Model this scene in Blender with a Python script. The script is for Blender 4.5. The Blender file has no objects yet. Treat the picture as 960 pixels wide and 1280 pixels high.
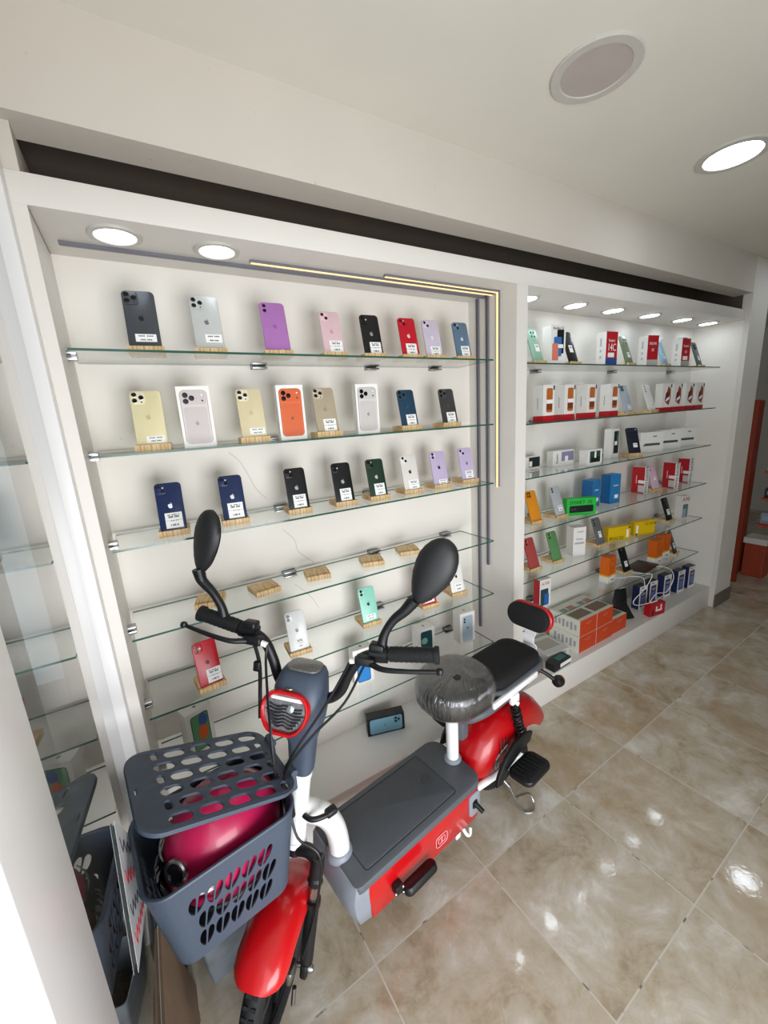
import bpy, bmesh, math, random
from mathutils import Vector, Matrix
from math import sin, cos, pi, radians

random.seed(7)
SC = bpy.context.scene
COL = SC.collection

# ------------------------------------------------------------------ camera
YAW, PITCH, ROLL = .52750899, .22388525, -.06350059
fw = Vector((sin(YAW) * cos(PITCH), cos(YAW) * cos(PITCH), -sin(PITCH)))
rt = fw.cross(Vector((0, 0, 1))).normalized()
up = rt.cross(fw)
rt2 = cos(ROLL) * rt + sin(ROLL) * up
up2 = -sin(ROLL) * rt + cos(ROLL) * up
cam_data = bpy.data.cameras.new('camera')
cam_data.sensor_fit = 'HORIZONTAL'
cam_data.sensor_width = 36.0
cam_data.lens = 505.018 / 960 * 36.0
cam_data.clip_start = .02
cam = bpy.data.objects.new('camera', cam_data)
COL.objects.link(cam)
cam.matrix_world = Matrix.Translation((0, 0, 1.547)) @ Matrix((rt2, up2, -fw)).transposed().to_4x4()
SC.camera = cam

# ------------------------------------------------------------------ exposure, world, daylight
SC.view_settings.view_transform = 'Standard'
SC.view_settings.look = 'None'
SC.view_settings.gamma = 1
SC.view_settings.use_curve_mapping = False
SC.view_settings.exposure = 0.0
SC.cycles.use_denoising = True
SC.cycles.max_bounces = 8
SC.cycles.sample_clamp_indirect = 12
SC.cycles.caustics_reflective = False
SC.cycles.caustics_refractive = False

world = bpy.data.worlds.new('daylight_sky')
SC.world = world
world.use_nodes = True
world.node_tree.nodes['Background'].inputs['Color'].default_value = (.80, .90, 1.0, 1)
world.node_tree.nodes['Background'].inputs['Strength'].default_value = 0.9


def area_light(name, loc, direction, sx, sy, power, color, shape='RECTANGLE', spread=180):
    d = bpy.data.lights.new(name, 'AREA')
    d.shape = shape
    d.size = sx
    if shape in ('RECTANGLE', 'ELLIPSE'):
        d.size_y = sy
    d.energy = power
    d.color = color
    d.spread = radians(spread)
    o = bpy.data.objects.new(name, d)
    o.rotation_euler = Vector(direction).to_track_quat('-Z', 'Y').to_euler()
    o.location = loc
    COL.objects.link(o)
    return o


area_light('daylight_entrance', (.42, -1.35, .72), (-.16, 1, .06), 1.4, 1.35, 35, (.97, .98, 1.0), spread=128)
area_light('daylight_doorway', (-.30, -.65, 1.15), (1, .55, 0), 1.9, 2.1, 24, (.88, .94, 1.0))


# ------------------------------------------------------------------ materials
def lin(c):
    c = c / 255.0
    return c / 12.92 if c <= .04045 else ((c + .055) / 1.055) ** 2.4


def rgb(h):
    return (lin(int(h[0:2], 16)), lin(int(h[2:4], 16)), lin(int(h[4:6], 16)), 1)


_mats = {}


def mat(name, col, rough=.5, metal=0, var=.04, vscale=30, bump=0, bscale=200, coat=0, alpha=1, trans=0, emit=None, estr=0, ior=1.45, spec=.5):
    if name in _mats:
        return _mats[name]
    m = bpy.data.materials.new(name)
    m.use_nodes = True
    nt = m.node_tree
    b = nt.nodes['Principled BSDF']
    c = rgb(col) if isinstance(col, str) else col
    tc = nt.nodes.new('ShaderNodeTexCoord')
    if var:
        n = nt.nodes.new('ShaderNodeTexNoise')
        n.inputs['Scale'].default_value = vscale
        n.inputs['Detail'].default_value = 3
        nt.links.new(tc.outputs['Object'], n.inputs['Vector'])
        mx = nt.nodes.new('ShaderNodeMix')
        mx.data_type = 'RGBA'
        mx.inputs['A'].default_value = tuple(max(0, v * (1 - var * 2)) for v in c[:3]) + (1,)
        mx.inputs['B'].default_value = tuple(min(1, v * (1 + var)) for v in c[:3]) + (1,)
        nt.links.new(n.outputs['Fac'], mx.inputs['Factor'])
        nt.links.new(mx.outputs['Result'], b.inputs['Base Color'])
    else:
        b.inputs['Base Color'].default_value = c
    if bump:
        n2 = nt.nodes.new('ShaderNodeTexNoise')
        n2.inputs['Scale'].default_value = bscale
        n2.inputs['Detail'].default_value = 4
        nt.links.new(tc.outputs['Object'], n2.inputs['Vector'])
        bp = nt.nodes.new('ShaderNodeBump')
        bp.inputs['Strength'].default_value = bump
        bp.inputs['Distance'].default_value = .004
        nt.links.new(n2.outputs['Fac'], bp.inputs['Height'])
        nt.links.new(bp.outputs['Normal'], b.inputs['Normal'])
    b.inputs['Roughness'].default_value = rough
    b.inputs['Metallic'].default_value = metal
    b.inputs['Coat Weight'].default_value = coat
    b.inputs['Coat Roughness'].default_value = .08
    b.inputs['IOR'].default_value = ior
    b.inputs['Specular IOR Level'].default_value = spec
    b.inputs['Alpha'].default_value = alpha
    b.inputs['Transmission Weight'].default_value = trans
    if emit:
        b.inputs['Emission Color'].default_value = rgb(emit)
        b.inputs['Emission Strength'].default_value = estr
    _mats[name] = m
    return m


def plaster(name, col, spots=True):
    m = mat(name, col, rough=.85, var=.03, vscale=4, bump=.25, bscale=14)
    nt = m.node_tree
    b = nt.nodes['Principled BSDF']
    if spots:
        tc = [n for n in nt.nodes if n.type == 'TEX_COORD'][0]
        v = nt.nodes.new('ShaderNodeTexNoise')
        v.inputs['Scale'].default_value = 38
        v.inputs['Detail'].default_value = 2
        nt.links.new(tc.outputs['Object'], v.inputs['Vector'])
        r = nt.nodes.new('ShaderNodeValToRGB')
        r.color_ramp.elements[0].position = .74
        r.color_ramp.elements[1].position = .80
        nt.links.new(v.outputs['Fac'], r.inputs['Fac'])
        mx = nt.nodes.new('ShaderNodeMix')
        mx.data_type = 'RGBA'
        old = b.inputs['Base Color'].links[0].from_socket
        nt.links.new(old, mx.inputs['A'])
        mx.inputs['B'].default_value = rgb('9c9486')
        ml = nt.nodes.new('ShaderNodeMath')
        ml.operation = 'MULTIPLY'
        ml.inputs[1].default_value = .45
        nt.links.new(r.outputs['Color'], ml.inputs[0])
        nt.links.new(ml.outputs[0], mx.inputs['Factor'])
        nt.links.new(mx.outputs['Result'], b.inputs['Base Color'])
    return m


def floor_material():
    m = bpy.data.materials.new('glossy_beige_marble_tile')
    m.use_nodes = True
    nt = m.node_tree
    N, Lk = nt.nodes, nt.links
    b = N['Principled BSDF']
    tc = N.new('ShaderNodeTexCoord')
    mp = N.new('ShaderNodeMapping')
    mp.vector_type = 'TEXTURE'
    T = .4515
    mp.inputs['Location'].default_value = (.790, .809, 0)
    mp.inputs['Rotation'].default_value = (0, 0, .0295)
    mp.inputs['Scale'].default_value = (T, T, T)
    Lk.new(tc.outputs['Object'], mp.inputs['Vector'])
    sep = N.new('ShaderNodeSeparateXYZ')
    Lk.new(mp.outputs['Vector'], sep.inputs[0])

    def math_(op, a, bb=None):
        n = N.new('ShaderNodeMath')
        n.operation = op
        if isinstance(a, (int, float)):
            n.inputs[0].default_value = a
        else:
            Lk.new(a, n.inputs[0])
        if bb is not None:
            if isinstance(bb, (int, float)):
                n.inputs[1].default_value = bb
            else:
                Lk.new(bb, n.inputs[1])
        return n.outputs[0]
    fx = math_('FRACT', sep.outputs['X'])
    fy = math_('FRACT', sep.outputs['Y'])
    dx = math_('ABSOLUTE', math_('SUBTRACT', fx, .5))
    dy = math_('ABSOLUTE', math_('SUBTRACT', fy, .5))
    edge = math_('MAXIMUM', dx, dy)
    grout = math_('GREATER_THAN', edge, .4950)
    # marble clouds, shifted per tile
    fl = N.new('ShaderNodeVectorMath')
    fl.operation = 'FLOOR'
    Lk.new(mp.outputs['Vector'], fl.inputs[0])
    wn = N.new('ShaderNodeTexWhiteNoise')
    wn.noise_dimensions = '3D'
    Lk.new(fl.outputs['Vector'], wn.inputs['Vector'])
    ad = N.new('ShaderNodeVectorMath')
    ad.operation = 'MULTIPLY_ADD'
    Lk.new(wn.outputs['Color'], ad.inputs[0])
    ad.inputs[1].default_value = (9, 9, 9)
    Lk.new(mp.outputs['Vector'], ad.inputs[2])
    n1 = N.new('ShaderNodeTexNoise')
    n1.inputs['Scale'].default_value = 2.6
    n1.inputs['Detail'].default_value = 7
    n1.inputs['Roughness'].default_value = .68
    n1.inputs['Distortion'].default_value = .35
    Lk.new(ad.outputs['Vector'], n1.inputs['Vector'])
    cr = N.new('ShaderNodeValToRGB')
    els = cr.color_ramp.elements
    els[0].position, els[0].color = .32, rgb('9a8a73')
    els[1].position, els[1].color = .68, rgb('dad5cc')
    e = els.new(.43); e.color = rgb('b4a690')
    e = els.new(.55); e.color = rgb('c2b8a9')
    Lk.new(n1.outputs['Fac'], cr.inputs['Fac'])
    n5 = N.new('ShaderNodeTexNoise')
    n5.inputs['Scale'].default_value = 1.3
    n5.inputs['Detail'].default_value = 4
    n5.inputs['Distortion'].default_value = .5
    Lk.new(ad.outputs['Vector'], n5.inputs['Vector'])
    r5 = N.new('ShaderNodeValToRGB')
    r5.color_ramp.elements[0].position, r5.color_ramp.elements[0].color = .48, (0, 0, 0, 1)
    r5.color_ramp.elements[1].position, r5.color_ramp.elements[1].color = .72, (1, 1, 1, 1)
    Lk.new(n5.outputs['Fac'], r5.inputs['Fac'])
    m5 = N.new('ShaderNodeMix'); m5.data_type = 'RGBA'
    Lk.new(math_('MULTIPLY', r5.outputs['Color'], .75), m5.inputs['Factor'])
    Lk.new(cr.outputs['Color'], m5.inputs['A'])
    m5.inputs['B'].default_value = rgb('a98f6c')
    # thin pale veins
    n2 = N.new('ShaderNodeTexNoise')
    n2.inputs['Scale'].default_value = 2.1
    n2.inputs['Detail'].default_value = 5
    n2.inputs['Distortion'].default_value = 1.0
    Lk.new(ad.outputs['Vector'], n2.inputs['Vector'])
    vein = math_('LESS_THAN', math_('ABSOLUTE', math_('SUBTRACT', n2.outputs['Fac'], .5)), .0035)
    mv = N.new('ShaderNodeMix'); mv.data_type = 'RGBA'
    Lk.new(math_('MULTIPLY', vein, .22), mv.inputs['Factor'])
    Lk.new(m5.outputs['Result'], mv.inputs['A'])
    mv.inputs['B'].default_value = rgb('cfc8bc')
    # grout, dirty in places
    n3 = N.new('ShaderNodeTexNoise')
    n3.inputs['Scale'].default_value = 9
    Lk.new(mp.outputs['Vector'], n3.inputs['Vector'])
    gr = N.new('ShaderNodeValToRGB')
    gr.color_ramp.elements[0].position, gr.color_ramp.elements[0].color = .34, rgb('6f675b')
    gr.color_ramp.elements[1].position, gr.color_ramp.elements[1].color = .42, rgb('c6c0b4')
    Lk.new(n3.outputs['Fac'], gr.inputs['Fac'])
    mg = N.new('ShaderNodeMix'); mg.data_type = 'RGBA'
    Lk.new(grout, mg.inputs['Factor'])
    Lk.new(mv.outputs['Result'], mg.inputs['A'])
    Lk.new(gr.outputs['Color'], mg.inputs['B'])
    Lk.new(mg.outputs['Result'], b.inputs['Base Color'])
    rr = math_('ADD', math_('MULTIPLY', grout, .45), .065)
    Lk.new(rr, b.inputs['Roughness'])
    # slight waviness of the glaze
    n4 = N.new('ShaderNodeTexNoise')
    n4.inputs['Scale'].default_value = 26
    n4.inputs['Detail'].default_value = 2
    Lk.new(ad.outputs['Vector'], n4.inputs['Vector'])
    bp = N.new('ShaderNodeBump')
    bp.inputs['Strength'].default_value = .07
    bp.inputs['Distance'].default_value = .002
    hh = math_('SUBTRACT', n4.outputs['Fac'], math_('MULTIPLY', grout, 1.0))
    Lk.new(hh, bp.inputs['Height'])
    Lk.new(bp.outputs['Normal'], b.inputs['Normal'])
    return m


def glass_material(name, tint, glossy=1.0):
    m = bpy.data.materials.new(name)
    m.use_nodes = True
    nt = m.node_tree
    nt.nodes.remove(nt.nodes['Principled BSDF'])
    out = nt.nodes['Material Output']
    tr = nt.nodes.new('ShaderNodeBsdfTransparent')
    tr.inputs['Color'].default_value = tint
    gl = nt.nodes.new('ShaderNodeBsdfGlossy')
    gl.inputs['Roughness'].default_value = .02
    fr = nt.nodes.new('ShaderNodeFresnel')
    fr.inputs['IOR'].default_value = 1.5
    ml = nt.nodes.new('ShaderNodeMath')
    ml.operation = 'MULTIPLY'
    ml.use_clamp = True
    ml.inputs[1].default_value = glossy
    ge = nt.nodes.new('ShaderNodeNewGeometry')
    fc = nt.nodes.new('ShaderNodeMath')
    fc.operation = 'SUBTRACT'
    fc.inputs[0].default_value = 1
    nt.links.new(ge.outputs['Backfacing'], fc.inputs[1])
    m2 = nt.nodes.new('ShaderNodeMath')
    m2.operation = 'MULTIPLY'
    nt.links.new(fr.outputs[0], m2.inputs[0])
    nt.links.new(fc.outputs[0], m2.inputs[1])
    nt.links.new(m2.outputs[0], ml.inputs[0])
    mx = nt.nodes.new('ShaderNodeMixShader')
    nt.links.new(ml.outputs[0], mx.inputs[0])
    nt.links.new(tr.outputs[0], mx.inputs[1])
    nt.links.new(gl.outputs[0], mx.inputs[2])
    nt.links.new(mx.outputs[0], out.inputs['Surface'])
    return m


def bamboo_material():
    m = mat('bamboo', 'd9b47c', rough=.5, var=0)
    nt = m.node_tree
    b = nt.nodes['Principled BSDF']
    tc = [n for n in nt.nodes if n.type == 'TEX_COORD'][0]
    mp = nt.nodes.new('ShaderNodeMapping')
    mp.inputs['Scale'].default_value = (260, 14, 14)
    nt.links.new(tc.outputs['Object'], mp.inputs['Vector'])
    n = nt.nodes.new('ShaderNodeTexNoise')
    n.inputs['Scale'].default_value = 1
    n.inputs['Detail'].default_value = 2
    nt.links.new(mp.outputs['Vector'], n.inputs['Vector'])
    r = nt.nodes.new('ShaderNodeValToRGB')
    r.color_ramp.elements[0].position, r.color_ramp.elements[0].color = .38, rgb('c39c66')
    r.color_ramp.elements[1].position, r.color_ramp.elements[1].color = .6, rgb('e6c897')
    nt.links.new(n.outputs['Fac'], r.inputs['Fac'])
    nt.links.new(r.outputs['Color'], b.inputs['Base Color'])
    return m


M_WALL = plaster('white_plaster', 'dedad2')
M_NICHE = plaster('niche_plaster', 'e8e4dc')
M_BEAM = plaster('beam_plaster', 'cfc8be')
M_CEIL = plaster('ceiling_paint', 'e3e0d5', spots=False)
M_BOARD = mat('white_lacquered_board', 'e0dcd6', rough=.45, var=.02, vscale=5)
M_PLINTH = mat('glossy_white_plinth', 'eeedea', rough=.3, var=.02, vscale=5)
M_DARK = mat('dark_cavity_shade', '574d43', rough=.9, var=.1, vscale=6)  # dark colour stands in for the shade inside the gap over the fascia
M_FLOOR = floor_material()
M_FRAME = mat('white_aluminium', 'f0efee', rough=.3, var=.01, vscale=3)
M_SHELF = glass_material('shelf_glass', (.975, .99, .98, 1), 1.5)
M_EDGE = mat('green_glass_edge', '2f5b4c', rough=.12, var=.1, vscale=8)
M_PANE = glass_material('window_glass', (.74, .78, .78, 1), 2.3)
M_CHROME = mat('brushed_chrome', 'a9aaaa', rough=.3, metal=1, var=.05)
M_BAMBOO = bamboo_material()
M_BLACK = mat('black_plastic', '141518', rough=.42, var=.1, vscale=60)
M_RUBBER = mat('black_rubber', '17181a', rough=.7, var=.1, bump=.3, bscale=300)
M_MATTE = mat('matte_black_shell', '202123', rough=.5, var=.06, vscale=40, bump=.08, bscale=500)
M_SLATE = mat('slate_grey_plastic', '444f5f', rough=.48, var=.05, vscale=20, bump=.06, bscale=400)
M_GREY = mat('grey_plastic', '565a60', rough=.5, var=.05, vscale=18, bump=.06, bscale=500)
M_LGREY = mat('light_grey_plastic', '8b919b', rough=.42, var=.04, vscale=10)
M_RED = mat('glossy_red_paint', 'c40d16', rough=.28, var=.03, vscale=10, coat=.4)
M_DRED = mat('deep_red_paint', 'b0060f', rough=.3, var=.04, vscale=10, coat=.3)
M_WHITE = mat('white_enamel', 'eeeeee', rough=.25, var=.01, coat=.3)
M_STICK = mat('white_label_paper', 'f2f2f0', rough=.6, var=.01)
M_INK = mat('dark_print', '33343a', rough=.6, var=.02)
M_LENS = mat('black_lens', '08090c', rough=.2, var=0, spec=.4)
M_CARTON = mat('white_carton', 'eceae6', rough=.42, var=.02, vscale=12)
M_PICTBK = mat('black_print', '15171b', rough=.35, var=.05)
M_LEDW = mat('warm_led_strip', 'ffe2b0', rough=.5, var=0, emit='ffc87c', estr=1.35)
M_LEDOFF = mat('unlit_led_strip', '77767e', rough=.35, var=.05, vscale=50)
M_LAMP = mat('lit_lamp_diffuser', 'ffffff', rough=.4, var=0, emit='eaf5ff', estr=17)
M_LAMPN = mat('lit_niche_lamp_diffuser', 'ffffff', rough=.4, var=0, emit='eaf5ff', estr=4.5)
M_LAMPOFF = mat('unlit_lamp_diffuser', 'b9b0aa', rough=.5, var=.06, vscale=12)
M_RING = mat('lamp_ring', 'c6c2bb', rough=.45, var=.04)
M_SKIRT = mat('taupe_baseboard_tile', '6b6357', rough=.4, var=.06, vscale=20)


def cmat(hexc, rough=.35, metal=0.0):
    return mat('painted_%s_%d_%d' % (hexc, int(rough * 100), int(metal * 100)), hexc, rough=rough, metal=metal, var=.03, vscale=25)


# ------------------------------------------------------------------ mesh builder
def cr_spline(pts, n=6):
    P = [Vector(p) for p in pts]
    if len(P) < 3:
        return P
    out = []
    Q = [P[0] * 2 - P[1]] + P + [P[-1] * 2 - P[-2]]
    for i in range(1, len(Q) - 2):
        a, b, c, d = Q[i - 1], Q[i], Q[i + 1], Q[i + 2]
        for k in range(n):
            t = k / n
            out.append(.5 * ((2 * b) + (c - a) * t + (2 * a - 5 * b + 4 * c - d) * t * t + (3 * b - a - 3 * c + d) * t ** 3))
    out.append(P[-1])
    return out


def rrect(w, h, r, seg=6):
    r = min(r, w / 2 - 1e-5, h / 2 - 1e-5)
    pts = []
    for cx, cy, a0 in ((w / 2 - r, h / 2 - r, 0), (-w / 2 + r, h / 2 - r, 90), (-w / 2 + r, -h / 2 + r, 180), (w / 2 - r, -h / 2 + r, 270)):
        for k in range(seg + 1):
            a = radians(a0 + 90 * k / seg)
            pts.append((cx + r * cos(a), cy + r * sin(a)))
    return pts


class MB:
    def __init__(s):
        s.v, s.f, s.m = [], [], []

    def add(s, vs, fs, mi=0, M=None):
        b = len(s.v)
        s.v += [(M @ Vector(v)) if M is not None else Vector(v) for v in vs]
        for f in fs:
            s.f.append([b + i for i in f])
            s.m.append(mi)
        return s

    def box(s, c, d, mi=0, M=None, bev=0):
        x, y, z = c
        a, b, e = d[0] / 2, d[1] / 2, d[2] / 2
        if bev:
            k = min(bev, a, b, e)
            secs = [[(px, py, -e + zz) for px, py in rrect(2 * (a - q), 2 * (b - q), max(k - q, 1e-4), 3)] for zz, q in ((0, k), (k * .3, k * .3), (k, 0), (2 * e - k, 0), (2 * e - k * .3, k * .3), (2 * e, k))]
            return s.loft([[(p[0] + x, p[1] + y, p[2] + z) for p in sec] for sec in secs], mi, M)
        vs = [(x + i * a, y + j * b, z + k * e) for i in (-1, 1) for j in (-1, 1) for k in (-1, 1)]
        fs = [(0, 1, 3, 2), (4, 6, 7, 5), (0, 4, 5, 1), (2, 3, 7, 6), (0, 2, 6, 4), (1, 5, 7, 3)]
        return s.add(vs, fs, mi, M)

    def boxf(s, c, d, mis, M=None):
        """box with material index per face: (-x, +x, -y, +y, -z, +z)"""
        x, y, z = c
        a, b, e = d[0] / 2, d[1] / 2, d[2] / 2
        vs = [(x + i * a, y + j * b, z + k * e) for i in (-1, 1) for j in (-1, 1) for k in (-1, 1)]
        fs = [(0, 1, 3, 2), (4, 6, 7, 5), (0, 4, 5, 1), (2, 3, 7, 6), (0, 2, 6, 4), (1, 5, 7, 3)]
        for f, mi in zip(fs, mis):
            s.add(vs, [f], mi, M)
        return s

    def loft(s, secs, mi=0, M=None, cap=True, closed=True):
        n = len(secs[0])
        vs = [p for sec in secs for p in sec]
        fs = []
        for i in range(len(secs) - 1):
            for j in range(n if closed else n - 1):
                k = (j + 1) % n
                fs.append((i * n + j, i * n + k, (i + 1) * n + k, (i + 1) * n + j))
        if cap:
            fs.append(tuple(range(n))[::-1])
            fs.append(tuple((len(secs) - 1) * n + j for j in range(n)))
        return s.add(vs, fs, mi, M)

    def prism(s, outline, t0, t1, mi=0, M=None, bev=0):
        """outline in X,Z ; thickness along Y from t0 (front) to t1"""
        def sc(o, q):
            cx = sum(p[0] for p in o) / len(o)
            cz = sum(p[1] for p in o) / len(o)
            w = max(abs(p[0] - cx) for p in o)
            h = max(abs(p[1] - cz) for p in o)
            return [(cx + (p[0] - cx) * (1 - q / w), cz + (p[1] - cz) * (1 - q / h)) for p in o]
        if bev:
            secs = [[(p[0], t, p[1]) for p in sc(outline, q)] for t, q in ((t0, bev), (t0 + bev * .3, bev * .3), (t0 + bev, 0), (t1 - bev, 0), (t1 - bev * .3, bev * .3), (t1, bev))]
        else:
            secs = [[(p[0], t, p[1]) for p in outline] for t in (t0, t1)]
        return s.loft(secs, mi, M)

    def tube(s, pts, r, seg=10, mi=0, M=None, n=6, smooth=True, cap=True):
        P = cr_spline(pts, n) if smooth else [Vector(p) for p in pts]
        if isinstance(r, (int, float)):
            R = [r] * len(P)
        else:
            R = []
            for i in range(len(P)):
                t = i / (len(P) - 1) * (len(r) - 1)
                k = min(int(t), len(r) - 2)
                R.append(r[k] + (r[k + 1] - r[k]) * (t - k))
        secs = []
        prev = None
        for i, p in enumerate(P):
            d = (P[min(i + 1, len(P) - 1)] - P[max(i - 1, 0)]).normalized()
            if prev is None:
                u = d.orthogonal().normalized()
            else:
                u = (prev - d * prev.dot(d))
                u = u.normalized() if u.length > 1e-6 else d.orthogonal().normalized()
            prev = u
            w = d.cross(u)
            secs.append([tuple(p + (u * cos(2 * pi * k / seg) + w * sin(2 * pi * k / seg)) * R[i]) for k in range(seg)])
        return s.loft(secs, mi, M, cap)

    def cyl(s, a, b, r, seg=20, mi=0, M=None, r2=None):
        return s.tube([a, b], [r, r if r2 is None else r2], seg, mi, M, smooth=False)

    def lathe(s, prof, seg=32, mi=0, M=None, cap=True):
        """profile of (radius, z) around Z"""
        secs = [[(max(r, 1e-4) * cos(2 * pi * k / seg), max(r, 1e-4) * sin(2 * pi * k / seg), z) for k in range(seg)] for r, z in prof]
        return s.loft(secs, mi, M, cap)

    def build(s, name, mats, parent=None, M=None, smooth=35):
        me = bpy.data.meshes.new(name)
        me.from_pydata([tuple(v) for v in s.v], [], s.f)
        if not isinstance(mats, (list, tuple)):
            mats = [mats]
        for m in mats:
            me.materials.append(m)
        me.polygons.foreach_set('material_index', s.m)
        bm = bmesh.new()
        bm.from_mesh(me)
        bmesh.ops.remove_doubles(bm, verts=bm.verts, dist=1e-6)
        bmesh.ops.recalc_face_normals(bm, faces=bm.faces)
        bm.to_mesh(me)
        bm.free()
        if smooth:
            me.shade_smooth()
            me.set_sharp_from_angle(angle=radians(smooth))
        o = bpy.data.objects.new(name, me)
        COL.objects.link(o)
        if parent is not None:
            o.parent = parent
        if M is not None:
            o.matrix_local = M
        return o


def tag(o, label=None, cat=None, group=None, kind=None):
    if label:
        o['label'] = label
    if cat:
        o['category'] = cat
    if group:
        o['group'] = group
    if kind:
        o['kind'] = kind
    return o


def empty(name, loc=(0, 0, 0), rz=0, label=None, cat=None, group=None):
    o = bpy.data.objects.new(name, None)
    o.empty_display_size = .05
    COL.objects.link(o)
    o.location = loc
    o.rotation_euler = (0, 0, rz)
    return tag(o, label, cat, group)


def struct(name, mb, mats, **k):
    return tag(mb.build(name, mats, **k), kind='structure')


def plate_with_holes(outer, holes, thick, bevel=0.0):
    """flat plate in XY with holes, thickness along Z (curve fill), returned as verts, faces"""
    cu = bpy.data.curves.new('plate_outline', 'CURVE')
    cu.dimensions = '2D'
    cu.fill_mode = 'BOTH'
    cu.extrude = thick / 2 - bevel
    cu.bevel_depth = bevel
    cu.bevel_resolution = 1
    for loop in [outer] + holes:
        sp = cu.splines.new('POLY')
        sp.points.add(len(loop) - 1)
        for i, p in enumerate(loop):
            sp.points[i].co = (p[0], p[1], 0, 1)
        sp.use_cyclic_u = True
    o = bpy.data.objects.new('plate_outline', cu)
    COL.objects.link(o)
    dg = bpy.context.evaluated_depsgraph_get()
    dg.update()
    me = bpy.data.meshes.new_from_object(o.evaluated_get(dg))
    vs = [tuple(v.co) for v in me.vertices]
    fs = [tuple(p.vertices) for p in me.polygons]
    bpy.data.objects.remove(o)
    bpy.data.curves.remove(cu)
    bpy.data.meshes.remove(me)
    return vs, fs


def text(s, size, mat_, parent, M, name='lettering', sx=1.0, align='CENTER'):
    cu = bpy.data.curves.new(name, 'FONT')
    cu.body = s
    cu.size = size
    cu.align_x = align
    cu.align_y = 'CENTER'
    cu.extrude = .0002
    cu.resolution_u = 2
    cu.materials.append(mat_)
    tmp = bpy.data.objects.new(name, cu)
    COL.objects.link(tmp)
    dg = bpy.context.evaluated_depsgraph_get()
    dg.update()
    me = bpy.data.meshes.new_from_object(tmp.evaluated_get(dg))
    bpy.data.objects.remove(tmp)
    bpy.data.curves.remove(cu)
    o = bpy.data.objects.new(name, me)
    if not me.materials:
        me.materials.append(mat_)
    COL.objects.link(o)
    o.parent = parent
    o.matrix_local = M @ Matrix.Diagonal((sx, 1, 1, 1))
    return o


def face_front(x, z, y, rot=0):
    """matrix for text lying on a -Y facing surface, x right, z up, rotated by rot in its plane"""
    return Matrix.Translation((x, y, z)) @ Matrix.Rotation(pi / 2, 4, 'X') @ Matrix.Rotation(rot, 4, 'Z')


def face_left(y, z, x, rot=0):
    """text on a -X facing surface"""
    return Matrix.Translation((x, y, z)) @ Matrix.Rotation(-pi / 2, 4, 'Z') @ Matrix.Rotation(pi / 2, 4, 'X') @ Matrix.Rotation(rot, 4, 'Z')


# ================================================================== THE SETTING
YF, YB = 1.22, 1.50           # front plane of the shelving wall, back of its niches
ZC = 2.41

fl = MB()
fl.add([(-1.6, -3.2, 0), (7.5, -3.2, 0), (7.5, 3.2, 0), (-1.6, 3.2, 0), (-1.6, -3.2, -.1), (7.5, -3.2, -.1), (7.5, 3.2, -.1), (-1.6, 3.2, -.1)],
       [(0, 1, 2, 3), (7, 6, 5, 4), (0, 4, 5, 1), (1, 5, 6, 2), (2, 6, 7, 3), (3, 7, 4, 0)])
struct('floor', fl, M_FLOOR, smooth=0)
struct('ceiling', MB().box((3.6, 0, ZC + .05), (7.9, 6.4, .1)), M_CEIL)
struct('wall_far', MB().box((7.3, 0, ZC / 2), (.1, 6.4, ZC)), M_WALL)
struct('wall_behind', MB().box((3.9, -3.1, ZC / 2), (7, .1, ZC)), M_WALL)
struct('wall_end', MB().box((5.5, 2.9, ZC / 2), (3.6, .1, ZC)), M_WALL)

# beam over the shelving, right pillar
struct('wall_beam', MB().box((1.6388, 1.240, (2.195 + ZC) / 2), (3.7975, .10, ZC - 2.195)), M_BEAM)
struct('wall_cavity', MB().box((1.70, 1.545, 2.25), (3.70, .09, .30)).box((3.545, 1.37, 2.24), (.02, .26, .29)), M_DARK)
struct('wall_pillar', MB().box((3.669, 1.46, ZC / 2 - .001), (.262, .54, ZC - .002)), M_WALL)
struct('baseboard_pillar', MB().box((3.669, 1.185, .05), (.262, .012, .1)), M_SKIRT)
struct('trim_column_top', MB().box((-.146, 1.36, 2.115), (.054, .27, .158)), M_BEAM)
# back wall of both niches
struct('wall_back', MB().box((1.71, YB + .05, 1.09), (3.70, .1, 2.195)), M_NICHE)
# niche sides, middle pillar, left stile
struct('wall_left_stile', MB().box((-.133, 1.36, 1.02), (.028, .28, 2.04)), M_BOARD)
struct('wall_middle_pillar', MB().box((1.4175, 1.36, 1.02), (.065, .28, 2.04)), M_BOARD)
struct('wall_right_return', MB().box((3.5425, 1.36, 1.02), (.011, .278, 2.04)), M_NICHE)
# soffit box above the shelving with its fascia
struct('trim_fascia', MB().box((1.705, 1.36, 2.071), (3.704, .28, .062), bev=.0015), M_BOARD)
# plinths
struct('trim_plinth_left', MB().box((.633, 1.361, .079), (1.504, .278, .158), bev=.002), M_PLINTH)
struct('trim_plinth_right', MB().box((2.497, 1.361, .079), (2.09, .278, .158), bev=.002), M_BOARD)

# cracks in the plaster of the left niche
ck = MB()
for pts in ([(.262, 1.47), (.292, 1.44), (.312, 1.40), (.34, 1.33), (.372, 1.29)], [(.42, 1.16), (.46, 1.11), (.47, 1.06), (.53, 1.0)], [(.44, .93), (.50, .86), (.53, .80)]):
    ck.tube([(x, YB - .0002, z) for x, z in pts], .0007, 4, n=3)
struct('wall_crack', ck, mat('crack_grey', '8a8378', rough=.9))  # cracks drawn as thin grey-brown lines

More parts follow.
